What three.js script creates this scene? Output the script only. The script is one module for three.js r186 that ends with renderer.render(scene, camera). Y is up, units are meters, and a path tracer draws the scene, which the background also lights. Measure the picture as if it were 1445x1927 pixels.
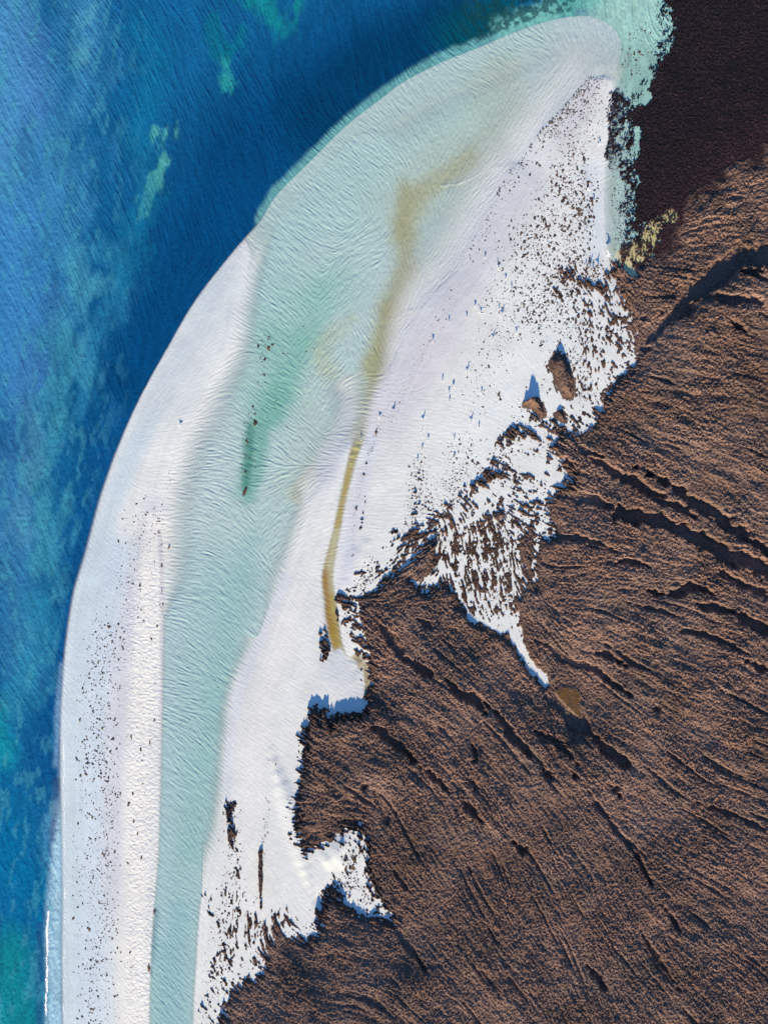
import * as THREE from 'three';
import { MarchingCubes } from 'three/addons/objects/MarchingCubes.js';
import { mergeGeometries, mergeVertices } from 'three/addons/utils/BufferGeometryUtils.js';

// ------------------------------------------------------------------ camera, sky, sun, exposure
const scene = new THREE.Scene();
const M = 0.08;                                   // metres on the ground per pixel of the photograph
const PW = 1445, PH = 1927;
const HEIGHT = 121;                               // drone height above the sea
const camera = new THREE.PerspectiveCamera(2 * Math.atan(PH * M / 2 / HEIGHT) * 180 / Math.PI, PW / PH, 1, 9000);
camera.up.set(0, 0, -1);
camera.position.set(0, HEIGHT, 0);
camera.lookAt(0, 0, 0);

const SUN_EL = 22 * Math.PI / 180, SUN_AZ = 6 * Math.PI / 180;   // low sun beyond the lower edge of the picture
const sunDir = new THREE.Vector3(-Math.sin(SUN_AZ) * Math.cos(SUN_EL), Math.sin(SUN_EL), Math.cos(SUN_AZ) * Math.cos(SUN_EL));
{
  const W = 512, H = 256, d = new Float32Array(W * H * 4);
  for (let r = 0; r < H; r++) for (let c = 0; c < W; c++) {
    const up = ((r + 0.5) / H - 0.5) * Math.PI, az = ((c + 0.5) / W - 0.5) * 2 * Math.PI, y = Math.sin(up);
    const dot = Math.cos(az) * Math.cos(up) * sunDir.x + y * sunDir.y + Math.sin(az) * Math.cos(up) * sunDir.z;
    const hz = Math.pow(1 - Math.max(0, y), 4), glow = Math.pow(Math.max(0, dot), 6);
    const o = (r * W + c) * 4;
    d[o] = 0.046 + 0.10 * hz + 0.08 * glow;
    d[o + 1] = 0.135 + 0.15 * hz + 0.09 * glow;
    d[o + 2] = 0.32 + 0.16 * hz + 0.08 * glow;
    d[o + 3] = 1;
  }
  const sky = new THREE.DataTexture(d, W, H, THREE.RGBAFormat, THREE.FloatType);
  sky.mapping = THREE.EquirectangularReflectionMapping; sky.magFilter = THREE.LinearFilter; sky.needsUpdate = true;
  scene.background = sky; scene.environment = sky;
}
const sun = new THREE.DirectionalLight(new THREE.Color().setRGB(1, 0.83, 0.56), 5);
sun.position.copy(sunDir).multiplyScalar(220);
sun.castShadow = true;
Object.assign(sun.shadow.camera, { left: -110, right: 110, top: 110, bottom: -110, near: 1, far: 600 });
sun.shadow.mapSize.set(4096, 4096);
scene.add(sun, sun.target);
const renderer = new THREE.WebGLRenderer({ antialias: true });
renderer.toneMapping = THREE.LinearToneMapping;
renderer.toneMappingExposure = 1.78;
renderer.shadowMap.enabled = true;

// ------------------------------------------------------------------ helpers
let seed = 7;
const rnd = () => { seed = (seed + 0x6d2b79f5) | 0; let t = Math.imul(seed ^ (seed >>> 15), 1 | seed); t = (t + Math.imul(t ^ (t >>> 7), 61 | t)) ^ t; return ((t ^ (t >>> 14)) >>> 0) / 4294967296; };
const clamp = (x, a, b) => x < a ? a : x > b ? b : x, mix = (a, b, t) => a + (b - a) * t;
const ss = (a, b, x) => { const t = clamp((x - a) / (b - a), 0, 1); return t * t * (3 - 2 * t); };
const hash = (x, y) => { let h = Math.imul(x, 374761393) ^ Math.imul(y, 668265263); h = Math.imul(h ^ (h >>> 13), 1274126177); return ((h ^ (h >>> 16)) >>> 0) / 2147483648 - 1; };
function noise(x, y) {
  const ix = Math.floor(x), iy = Math.floor(y); let u = x - ix, v = y - iy;
  u = u * u * (3 - 2 * u); v = v * v * (3 - 2 * v);
  const a = hash(ix, iy), b = hash(ix + 1, iy), c = hash(ix, iy + 1), d = hash(ix + 1, iy + 1);
  return a + (b - a) * u + (c - a + (a - b - c + d) * u) * v;
}
const fbm = (x, y, n) => { let s = 0, a = 0.5; for (let i = 0; i < n; i++) { s += a * noise(x + i * 17.3, y - i * 9.1); a *= 0.5; x = x * 1.93 + y * 0.31; y = y * 1.93 - x * 0.13; } return s; };
const lin = (c) => { c /= 255; return c <= 0.04045 ? c / 12.92 : Math.pow((c + 0.055) / 1.055, 2.4); };
// how bright a level white surface of albedo 1 comes out (sun + sky, with the exposure): turns an observed colour into an albedo
const LEVEL = [1.225, 1.2, 1.24];
const alb = (r, g, b) => [lin(r) / LEVEL[0], lin(g) / LEVEL[1], lin(b) / LEVEL[2]];

// grids: full cell 0.1 m, half cell 0.2 m; photo pixel -> metres
const CELL = 0.1, NX = 1344, NZ = 1728, X0 = -NX * CELL / 2, Z0 = -NZ * CELL / 2;
const HX = NX / 2, HZ = NZ / 2, HC = 0.2;
const wx = (px) => (px - PW / 2) * M, wz = (py) => (py - PH / 2) * M;
const pxOf = (x) => x / M + PW / 2, pyOf = (z) => z / M + PH / 2;
const hpx = new Float32Array(HX), hpy = new Float32Array(HZ);
for (let i = 0; i < HX; i++) hpx[i] = pxOf(X0 + (i + 0.5) * HC);
for (let j = 0; j < HZ; j++) hpy[j] = pyOf(Z0 + (j + 0.5) * HC);
const half = (v = 0) => new Float32Array(HX * HZ).fill(v);
function at(f, x, z) {                              // bilinear look-up of a half grid, in metres
  let u = (x - X0) / HC - 0.5, v = (z - Z0) / HC - 0.5;
  u = clamp(u, 0, HX - 1.001); v = clamp(v, 0, HZ - 1.001);
  const i = u | 0, j = v | 0, a = u - i, b = v - j, o = j * HX + i;
  return (f[o] * (1 - a) + f[o + 1] * a) * (1 - b) + (f[o + HX] * (1 - a) + f[o + HX + 1] * a) * b;
}
const pairs = (a) => { const r = []; for (let i = 0; i < a.length; i += 2) r.push([a[i], a[i + 1]]); return r; };
function rounded(p, closed, n = 4) {                // Catmull-Rom through the points
  const out = [], N = p.length;
  for (let i = 0; i < (closed ? N : N - 1); i++) {
    const g = (k) => closed ? p[(k + N) % N] : p[clamp(k, 0, N - 1)], a = g(i - 1), b = g(i), c = g(i + 1), d = g(i + 2);
    for (let k = 0; k < n; k++) {
      const t = k / n, q = (m) => 0.5 * (2 * b[m] + (c[m] - a[m]) * t + (2 * a[m] - 5 * b[m] + 4 * c[m] - d[m]) * t * t + (3 * b[m] - a[m] - 3 * c[m] + d[m]) * t * t * t);
      out.push([q(0), q(1)]);
    }
  }
  if (!closed) out.push(p[N - 1]);
  return out;
}
function segDist(px, py, a, b) {
  const dx = b[0] - a[0], dy = b[1] - a[1], t = clamp(((px - a[0]) * dx + (py - a[1]) * dy) / (dx * dx + dy * dy + 1e-9), 0, 1);
  const ex = px - a[0] - dx * t, ey = py - a[1] - dy * t;
  return ex * ex + ey * ey;
}
// signed distance to a closed outline in photo pixels, positive inside
function sdf(flat, smooth = true, margin = 1e9) {
  let p = pairs(flat); if (smooth) p = rounded(p, true, 3);
  const f = half(-1e4), N = p.length;
  let lx = 1e9, hx = -1e9, ly = 1e9, hy = -1e9;
  for (const q of p) { lx = Math.min(lx, q[0]); hx = Math.max(hx, q[0]); ly = Math.min(ly, q[1]); hy = Math.max(hy, q[1]); }
  for (let j = 0; j < HZ; j++) {
    const py = hpy[j]; if (py < ly - margin || py > hy + margin) continue;
    for (let i = 0; i < HX; i++) {
      const px = hpx[i]; if (px < lx - margin || px > hx + margin) continue;
      let d = 1e12, inside = false;
      for (let k = 0; k < N; k++) {
        const a = p[k], b = p[k + 1 === N ? 0 : k + 1], e = segDist(px, py, a, b);
        if (e < d) d = e;
        if ((a[1] > py) !== (b[1] > py) && px < (b[0] - a[0]) * (py - a[1]) / (b[1] - a[1]) + a[0]) inside = !inside;
      }
      d = Math.sqrt(d); f[j * HX + i] = inside ? d : -d;
    }
  }
  return f;
}
// calls fn(cell, weight) for every half cell near a line; r and soft in pixels, wob bends the rim with noise
function stroke(flat, r, soft, fn, wob = 0, wobScale = 40, drawn = 1, taper = 0) {
  const p = rounded(pairs(flat), false, 3), reach = r + soft + wob + 2;
  let lx = 1e9, hx = -1e9, ly = 1e9, hy = -1e9;
  for (const q of p) { lx = Math.min(lx, q[0]); hx = Math.max(hx, q[0]); ly = Math.min(ly, q[1]); hy = Math.max(hy, q[1]); }
  for (let j = 0; j < HZ; j++) {
    const py = hpy[j]; if (py < ly - reach || py > hy + reach) continue;
    for (let i = 0; i < HX; i++) {
      const px = hpx[i]; if (px < lx - reach || px > hx + reach) continue;
      let d = 1e12, best = 0;
      if (p.length === 1) d = (px - p[0][0]) ** 2 + (py - p[0][1]) ** 2;
      for (let k = 0; k + 1 < p.length; k++) { const e = segDist(px, py, p[k], p[k + 1]); if (e < d) { d = e; best = k; } }
      let end = 0; if (taper) { const t = best / Math.max(1, p.length - 2); end = taper * Math.max(0, 1 - 3.2 * Math.min(t, 1 - t)); }
      d = Math.sqrt(d) + end + (wob ? wob * 1.6 * fbm((px + (drawn > 1 ? 0.2 * py : 0)) / wobScale + 3.7, py / (wobScale * drawn), 4) : 0);
      const w = 1 - ss(r - soft, r + soft, d);
      if (w > 0.001) fn(j * HX + i, w);
    }
  }
}
function paint(c3, list, drawn = 1) {                          // list of [points, r, soft, [r, g, b] as seen, strength, wobble, wobble scale]
  for (const [pts, r, soft, col, k = 1, wob = 0, wsc = 40] of list) {
    const a = alb(...col);
    stroke(pts, r, soft, (o, w) => { w *= k; for (let c = 0; c < 3; c++) c3[c][o] = mix(c3[c][o], a[c], w); }, wob, wsc, drawn);
  }
}
const colours = (col) => alb(...col).map((v) => half(v));

// ------------------------------------------------------------------ outlines of sea, lagoon, stream, seaweed
const SHORE = [122, 2150, 122, 1927, 121, 1800, 122, 1700, 121, 1600, 120, 1540, 118, 1440, 119, 1340, 127, 1220, 140, 1130, 150, 1090, 165, 1040, 189, 950, 203, 905, 226, 840, 265, 750, 320, 650, 370, 565, 440, 475, 488, 420, 520, 370, 590, 300, 650, 240, 720, 186, 760, 156, 830, 120, 900, 92, 960, 66, 1030, 42, 1095, 32, 1130, 38, 1158, 58];
const sSea = sdf([-300, 2150, ...SHORE, 1168, 90, 1160, 130, 1153, 170, 1147, 240, 1139, 300, 1138, 400, 1143, 470, 1152, 497, 1175, 497, 1250, 495, 1400, 400, 1700, 300, 1700, -300, -300, -300]);
const sLag = sdf([280, 2150, 280, 1927, 283, 1800, 288, 1720, 297, 1600, 300, 1500, 303, 1400, 305, 1300, 307, 1180, 305, 1080, 305, 1000, 312, 930, 325, 880, 345, 820, 370, 780, 395, 720, 420, 680, 438, 640, 446, 590, 454, 550, 470, 490, 492, 420, 520, 366, 590, 296, 650, 236, 720, 182, 760, 152, 830, 116, 900, 88, 960, 62, 1030, 38, 1095, 28, 1140, 42, 1162, 70, 1158, 108, 1142, 128, 1129, 123, 1090, 170, 1050, 215, 1010, 260, 980, 305, 960, 322, 930, 380, 880, 470, 850, 520, 800, 570, 770, 620, 740, 690, 715, 740, 700, 785, 692, 830, 675, 838, 660, 838, 640, 852, 600, 920, 580, 950, 560, 1010, 540, 1070, 515, 1130, 490, 1190, 465, 1250, 442, 1310, 432, 1400, 425, 1480, 415, 1560, 395, 1620, 378, 1710, 370, 1830, 365, 1927, 365, 2150]);
const sStr = sdf([664, 790, 660, 830, 649, 880, 636, 940, 624, 1000, 609, 1055, 603, 1090, 607, 1130, 614, 1180, 621, 1215, 630, 1228, 640, 1222, 652, 1238, 668, 1248, 672, 1262, 682, 1262, 687, 1290, 691, 1285, 688, 1255, 682, 1232, 668, 1228, 655, 1235, 646, 1208, 640, 1170, 636, 1140, 631, 1110, 629, 1080, 636, 1035, 645, 985, 656, 930, 672, 870, 686, 830, 700, 785], true, 60);
const sPool = sdf([1045, 1298, 1058, 1292, 1078, 1294, 1088, 1306, 1086, 1325, 1090, 1345, 1078, 1338, 1066, 1326, 1052, 1312], true, 40);

const sWeed = sdf([1700, -300, 1232, -300, 1232, -20, 1246, 10, 1264, 38, 1258, 66, 1264, 95, 1236, 108, 1230, 140, 1212, 158, 1204, 176, 1160, 178, 1154, 225, 1145, 262, 1152, 298, 1182, 322, 1190, 352, 1185, 400, 1186, 440, 1178, 468, 1170, 490, 1150, 498, 1146, 520, 1153, 560, 1158, 620, 1168, 660, 1155, 700, 1126, 748, 1113, 790, 1087, 800, 1060, 812, 1036, 838, 1045, 868, 1068, 892, 1068, 908, 1030, 930, 1000, 942, 960, 950, 920, 942, 882, 952, 852, 986, 790, 1022, 760, 1052, 700, 1102, 662, 1130, 668, 1152, 676, 1190, 682, 1222, 693, 1258, 692, 1300, 686, 1334, 672, 1345, 660, 1340, 645, 1346, 632, 1342, 622, 1368, 615, 1336, 606, 1334, 602, 1356, 596, 1328, 588, 1330, 581, 1366, 573, 1372, 570, 1400, 562, 1480, 552, 1520, 556, 1570, 575, 1602, 600, 1594, 640, 1570, 675, 1550, 684, 1580, 688, 1640, 708, 1688, 734, 1730, 700, 1718, 672, 1706, 642, 1692, 632, 1650, 615, 1680, 600, 1708, 598, 1740, 580, 1766, 565, 1758, 552, 1738, 541, 1712, 528, 1742, 518, 1718, 508, 1762, 498, 1740, 492, 1790, 498, 1818, 480, 1836, 450, 1846, 430, 1856, 420, 1890, 405, 1927, 395, 2150, 1700, 2150], false);
const sRaft = sdf([1700, -300, 1100, -300, 1100, 300, 1140, 470, 1172, 480, 1190, 500, 1212, 508, 1245, 490, 1272, 456, 1284, 418, 1302, 392, 1350, 350, 1400, 326, 1445, 302, 1700, 230]);
// the white sand tongue inside the seaweed
const sTongue = sdf([872, 992, 900, 978, 960, 962, 1003, 955, 1000, 1000, 985, 1030, 1000, 1080, 998, 1110, 972, 1132, 984, 1190, 1001, 1235, 1032, 1272, 1054, 1303, 1024, 1296, 996, 1268, 970, 1232, 948, 1200, 900, 1183, 868, 1160, 846, 1128, 828, 1088, 838, 1048], false, 90);

// ------------------------------------------------------------------ direction of ripples, waves and strands
const DIRS = pairs([0, 0]).length && [
  // sea
  [700, 150, 84], [100, 300, 66], [300, 600, 78], [150, 900, 76], [450, 350, 82], [600, 60, 86], [50, 1500, 82], [200, 700, 78], [100, 1100, 72], [40, 1800, 86], [350, 100, 68], [20, 100, 60], [20, 700, 65], [950, 30, 88], [1050, 10, 80],
  // lagoon and bar
  [620, 330, 38], [560, 450, 36], [700, 260, 38], [800, 180, 50], [900, 130, 30], [1000, 90, 25], [1080, 60, 70], [1120, 100, 100], [900, 240, 110], [960, 200, 112], [1050, 150, 120], [560, 560, 40], [510, 520, 42], [470, 600, 35], [430, 700, -35], [410, 760, -28], [370, 850, -8], [430, 800, 20], [460, 760, 40], [345, 1000, 0], [400, 1000, 35], [460, 1000, 50], [330, 1100, 10], [400, 1200, 45], [345, 1300, 15], [400, 1400, 50], [330, 1500, 35], [380, 1550, 55], [320, 1700, 40], [320, 1880, 50], [560, 820, 45], [600, 640, -55], [520, 700, 36], [640, 560, -48], [560, 930, -38], [520, 1000, -45], [480, 1100, 50], [690, 620, 62], [740, 500, 82], [700, 480, -30], [780, 400, 95], [690, 780, 0], [680, 830, 8], [660, 870, 4], [1145, 300, -25], [1160, 420, 80], [620, 770, 120],
  [930, 340, 122], [830, 500, 125], [760, 620, 118], [330, 700, 122], [420, 550, 122],
  // seaweed
  [1250, 380, -20], [1250, 560, 5], [1400, 570, 18], [1200, 720, 16], [1350, 760, 10], [1300, 850, 22], [1200, 900, 28], [1350, 960, 35], [1100, 960, 18], [1100, 1080, 3], [1250, 1100, 8], [1350, 1150, 20], [1250, 1250, 20], [1400, 1300, 24], [1150, 1300, 38], [1050, 1400, 48], [900, 1250, 44], [760, 1200, 45], [800, 1400, 48], [660, 1460, 35], [720, 1380, 32], [620, 1540, 0], [800, 1600, 66], [900, 1700, 64], [700, 1800, 15], [600, 1850, 12], [800, 1850, 48], [1000, 1600, 58], [1150, 1700, 58], [1100, 1850, 60], [1300, 1600, 28], [1400, 1500, 14], [1350, 1750, 40], [1400, 1880, 45], [1250, 1450, 33], [690, 1720, 22], [950, 1500, 54], [720, 1290, 28], [1160, 600, 60], [1100, 700, 75], [900, 1080, 80], [960, 1150, 68], [460, 1700, 84], [670, 1640, 55], [760, 1090, -30], [1400, 700, 16], [1050, 880, 30], [1300, 100, 40],
];
const DC = 4, DX = Math.ceil(NX / DC), DZ = Math.ceil(NZ / DC), dirX = new Float32Array(DX * DZ), dirY = new Float32Array(DX * DZ);
for (let j = 0; j < DZ; j++) for (let i = 0; i < DX; i++) {
  const px = pxOf(X0 + (i + 0.5) * DC * CELL), py = pyOf(Z0 + (j + 0.5) * DC * CELL);
  let c = 0, s = 0;
  for (const [x, y, a] of DIRS) { const d = (x - px) ** 2 + (y - py) ** 2 + 200, w = 1 / Math.pow(d, 1.6); c += w * Math.cos(a * Math.PI / 90); s += w * Math.sin(a * Math.PI / 90); }
  const a = Math.atan2(s, c) / 2 + 0.3 * fbm(px / 90, py / 90, 3);
  dirX[j * DX + i] = Math.cos(a); dirY[j * DX + i] = Math.sin(a);
}
// noise drawn out along those directions
function blur(f, r) {                               // box blur in both directions
  const t = new Float32Array(f.length), o = new Float32Array(f.length), n = 2 * r + 1;
  for (let j = 0; j < NZ; j++) { let s = 0, b = j * NX; for (let i = -r; i <= r; i++) s += f[b + clamp(i, 0, NX - 1)]; for (let i = 0; i < NX; i++) { t[b + i] = s / n; s += f[b + Math.min(i + r + 1, NX - 1)] - f[b + Math.max(i - r, 0)]; } }
  for (let i = 0; i < NX; i++) { let s = 0; for (let j = -r; j <= r; j++) s += t[clamp(j, 0, NZ - 1) * NX + i]; for (let j = 0; j < NZ; j++) { o[j * NX + i] = s / n; s += t[Math.min(j + r + 1, NZ - 1) * NX + i] - t[Math.max(j - r, 0) * NX + i]; } }
  return o;
}
function bandNoise(r1, r2) {
  let w = new Float32Array(NX * NZ); for (let i = 0; i < w.length; i++) w[i] = rnd() - 0.5;
  const a = r1 > 1 ? blur(blur(w, r1), r1) : blur(w, r1), b = blur(blur(w, r2), r2);
  for (let i = 0; i < w.length; i++) w[i] = a[i] - b[i];
  return w;
}
function drawnOut(src, len) {
  const out = new Float32Array(NX * NZ); let sum = 0;
  for (let j = 0; j < NZ; j++) for (let i = 0; i < NX; i++) {
    let s = src[j * NX + i]; const L = len(i, j);
    for (let sg = -1; sg <= 1; sg += 2) {
      let x = i + 0.5, y = j + 0.5, ox = 0, oy = 0;
      for (let k = 0; k < L; k++) {
        const o = ((y / DC) | 0) * DX + ((x / DC) | 0); let dx = dirX[o], dy = dirY[o];
        if (k ? dx * ox + dy * oy < 0 : sg < 0) { dx = -dx; dy = -dy; }
        ox = dx; oy = dy; x += dx; y += dy;
        if (x < 0 || y < 0 || x >= NX || y >= NZ) break;
        s += src[(y | 0) * NX + (x | 0)] * (1 - k / L);
      }
    }
    s /= Math.sqrt(1 + L * 0.67); out[j * NX + i] = s; sum += s * s;
  }
  const q = 1 / Math.sqrt(sum / out.length); for (let i = 0; i < out.length; i++) out[i] *= q;
  return out;
}
const cellX = (i) => X0 + (i + 0.5) * CELL, cellZ = (j) => Z0 + (j + 0.5) * CELL;
const seaAt = new Uint8Array(HX * HZ);
for (let o = 0; o < seaAt.length; o++) seaAt[o] = sWeed[o] > 0 ? 2 : sSea[o] > 0 ? 1 : 0;
const zone = (i, j) => seaAt[(j >> 1) * HX + (i >> 1)];
const streakFine = drawnOut(bandNoise(1, 2), (i, j) => [8, 13, 8][zone(i, j)]);
const ledge = drawnOut(bandNoise(5, 16), (i, j) => zone(i, j) === 2 ? 26 : 0);
const streakWide = drawnOut(bandNoise(2, 6), (i, j) => [10, 16, 16][zone(i, j)]);

// ------------------------------------------------------------------ ground heights (half grid)
const water = half(), bar = half();                   // bar: the flooded sand between lagoon and sea, up to its tip
for (let j = 0; j < HZ; j++) for (let i = 0; i < HX; i++) {
  const o = j * HX + i, px = hpx[i], py = hpy[j];
  bar[o] = ss(560, 400, py + Math.max(0, 470 - px)) * ss(420, 520, px) * ss(-30, -12, Math.max(sSea[o], sLag[o])) * ss(-150, -8, sSea[o]) * mix(1, ss(200, 60, py), ss(1030, 1100, px));
  water[o] = Math.max(sSea[o], sLag[o], sStr[o], bar[o] > 0.3 ? 6 : -1e4);
}
const landY = half();
for (let j = 0; j < HZ; j++) for (let i = 0; i < HX; i++) {
  const o = j * HX + i, w = water[o], px = hpx[i], py = hpy[j];
  landY[o] = w > 0 ? -0.02 - 0.35 * (1 - Math.exp(-w / 30)) - (sSea[o] > 0 ? 1.4 * ss(0, 160, sSea[o]) : 0) : 0.45 * (1 - Math.exp(w / 70)) + 0.04 * fbm(px / 55, py / 55, 3);
  if (w > -6 && w <= 0) landY[o] = Math.max(landY[o], 0.004);
}
const raise = (pts, r, soft, h, wob = 0) => stroke(pts, r, soft, (o, w) => { landY[o] += h * w; }, wob, 40, 1, r * 1.6);
raise([505, 1390, 522, 1450, 545, 1520, 560, 1580, 575, 1640, 592, 1688], 13, 12, 0.32);
raise([585, 1660, 605, 1690, 630, 1670, 650, 1620], 14, 13, -0.2);
raise([600, 1630, 640, 1600, 650, 1600], 22, 20, 0.35);
stroke([1180, 484, 1205, 468, 1225, 440, 1245, 412, 1260, 406], 30, 14, (o, w) => { landY[o] = mix(landY[o], 0.04, w); });
raise([700, 1000, 670, 1060, 650, 1120], 14, 13, 0.12);

// ------------------------------------------------------------------ sand colours
const sandC = colours([226, 227, 231]);
paint(sandC, [
  [[160, 2150, 160, 1500, 175, 1250, 210, 1050], 48, 26, [206, 219, 236], 0.9, 6],
  [[135, 2150, 135, 1600, 140, 1300, 165, 1100, 230, 900, 330, 700, 430, 520], 20, 16, [203, 217, 230], 0.9],
  [[215, 1700, 218, 1450, 232, 1250, 262, 1080, 290, 960], 20, 18, [211, 212, 226], 0.75, 8],
  [[330, 760, 400, 620, 450, 530], 50, 44, [211, 217, 226], 0.9],
  [[252, 2150, 252, 1800, 262, 1500, 276, 1250, 290, 1060, 296, 990], 24, 12, [236, 233, 234], 1, 6],
  [[302, 1450, 306, 1250, 305, 1080, 300, 1000], 4, 3, [196, 192, 206], 0.6, 2],
  [[985, 350, 900, 480, 830, 590, 770, 700, 720, 790], 45, 34, [209, 209, 220], 0.9, 8],
  [[700, 830, 685, 900, 668, 960, 655, 1040, 650, 1100], 14, 13, [211, 213, 228], 0.8, 4],
  [[640, 760, 640, 800, 610, 880], 32, 22, [209, 212, 222], 1, 5],
  [[820, 640, 800, 700], 35, 30, [218, 214, 224], 0.6, 10],
  [[1110, 330, 1120, 420, 1120, 480], 22, 20, [213, 219, 230], 0.9, 6],
  [[1110, 170, 1060, 260], 22, 20, [214, 211, 220], 0.7, 6],
  [[640, 1270, 660, 1300, 630, 1250], 24, 18, [216, 218, 226], 0.8, 6],
  [[430, 1500, 440, 1350, 480, 1230, 540, 1090], 10, 10, [214, 217, 230], 0.8],
  [[480, 1700, 470, 1500, 500, 1300, 560, 1120], 24, 22, [232, 230, 232], 0.6, 8],
  [[1000, 560, 1050, 640, 960, 760, 880, 860], 60, 50, [229, 232, 238], 0.8, 14],
  [[618, 1150, 620, 1190], 10, 8, [150, 105, 30], 0.4, 3],
  [[688, 1250, 692, 1285, 690, 1310], 5, 4, [150, 120, 60], 0.8, 2],
  [[1180, 480, 1205, 470, 1225, 440, 1245, 410, 1260, 405], 26, 14, [186, 174, 126], 1, 8, 20],
  [[1175, 500, 1190, 515], 12, 8, [205, 200, 160], 0.9, 4, 14],
]);

// ------------------------------------------------------------------ water colours, opacity, waves
const seaC = colours([18, 97, 150]);
paint(seaC, [
  [[700, 120, 520, 250, 420, 400, 330, 560, 260, 720], 130, 110, [2, 70, 122], 0.95, 20],
  [[850, 40, 700, 130, 600, 230], 70, 60, [0, 57, 97], 0.9, 14],
  [[950, 20, 860, 70], 46, 34, [0, 74, 92], 0.9, 10],
  [[215, 800, 175, 950, 130, 1150, 105, 1350, 95, 1450], 34, 26, [10, 82, 140], 0.85, 6],
  [[0, -100, 10, 200, 0, 400], 60, 60, [78, 148, 202], 0.9, 20],
  [[40, 400, 30, 600, 20, 720], 60, 50, [62, 134, 194], 0.9, 14],
  [[75, 60, 72, 180, 66, 240], 24, 24, [84, 134, 200], 0.35, 12],
  [[110, 560, 95, 620, 30, 820, 25, 1000], 36, 36, [70, 122, 178], 0.4, 16],
  [[150, -50, 160, 120, 120, 300, 110, 450], 44, 44, [66, 140, 190], 0.6, 40, 30],
  [[145, 100, 155, 70, 162, 20], 13, 13, [88, 164, 192], 0.65, 20, 16],
  [[25, 900, 30, 1100, 50, 1250], 40, 36, [58, 126, 176], 0.7, 12],
  [[150, 480, 130, 620, 150, 700], 26, 24, [66, 146, 182], 0.75, 34, 22],
  [[120, 640, 110, 760, 92, 880, 96, 1010, 100, 1090], 28, 26, [58, 142, 172], 0.75, 34, 24],
  [[200, 470, 220, 540, 165, 700, 150, 780], 18, 18, [44, 128, 170], 0.6, 26, 20],
  [[60, 790, 70, 850, 40, 1000], 20, 20, [84, 150, 186], 0.5, 26, 20],
  [[80, 1150, 50, 1250, 20, 1330], 30, 30, [42, 134, 170], 0.7, 24, 30],
  [[-20, 1350, 0, 1420], 30, 26, [20, 150, 168], 0.8, 10],
  [[-30, 1500, 30, 1650, 60, 1700], 60, 50, [0, 112, 164], 0.7, 14],
  [[20, 1800, 30, 1927, 30, 2150], 46, 42, [16, 134, 146], 0.9, 20],
  [[-20, 1900, -20, 2150], 30, 26, [30, 160, 170], 0.7, 12],
  [[310, 245, 306, 290, 298, 320, 282, 370, 277, 405], 11, 9, [80, 170, 168], 0.9, 20, 14],
  [[270, 290, 268, 380, 250, 440, 230, 520], 22, 22, [20, 114, 156], 0.6, 26, 24],
  [[424, 120, 425, 160], 11, 8, [44, 156, 160], 0.85, 14, 12],
  [[395, 40, 402, 85, 440, 95, 455, 60], 14, 14, [10, 112, 136], 0.7, 18, 16],
  [[470, -30, 500, 15, 520, 40], 24, 20, [20, 138, 146], 0.8, 28, 16],
  [[570, -20, 560, 10], 12, 10, [24, 138, 144], 0.75, 14, 14],
  [[270, 60, 290, 120, 260, 250], 30, 28, [10, 120, 160], 0.4, 14],
  // pale shelf along the bar, and the shallows round its tip
  [[490, 415, 520, 362, 590, 292, 650, 232, 720, 178, 760, 148, 830, 110, 900, 82, 960, 56, 1030, 30, 1095, 18], 10, 6, [104, 168, 174], 0.95, 3, 20],
  [[950, 50, 1000, 30, 1060, 12, 1120, 10], 18, 16, [120, 190, 184], 0.9, 12, 16],
  [[1130, -40, 1180, 40, 1210, 40, 1200, 120, 1170, 200], 62, 30, [146, 204, 196], 1, 10, 24],
  [[1040, -60, 1080, -10, 1130, 0], 40, 30, [70, 160, 154], 0.6, 12],
  [[1090, 24, 1130, 28, 1165, 52], 7, 6, [96, 140, 160], 0.8, 2],
  [[1200, 60, 1215, 200, 1230, 300, 1240, 420, 1300, 470], 90, 30, [160, 204, 198], 1, 5],
  [[1150, 200, 1150, 300, 1160, 400, 1160, 490], 34, 24, [178, 204, 204], 1, 5],
  // water along the spit
  [[105, 2150, 105, 1927, 106, 1750, 112, 1620, 116, 1520], 17, 9, [168, 206, 230], 0.95, 3],
  [[118, 1500, 117, 1420, 121, 1320], 6, 6, [150, 186, 214], 0.8, 3],
  [[84, 1620, 90, 1540], 9, 8, [84, 150, 196], 0.6, 6],
  [[107, 1470, 104, 1520, 99, 1580], 6, 6, [50, 70, 124], 0.7, 3],
  [[76, 1740, 74, 1850, 76, 1927, 76, 2100], 5, 5, [40, 84, 140], 0.6, 3],
  [[118, 1250, 112, 1330, 106, 1440], 6, 5, [120, 160, 200], 0.8, 3],
], 2.2);
const lagC = colours([186, 208, 212]);
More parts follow.
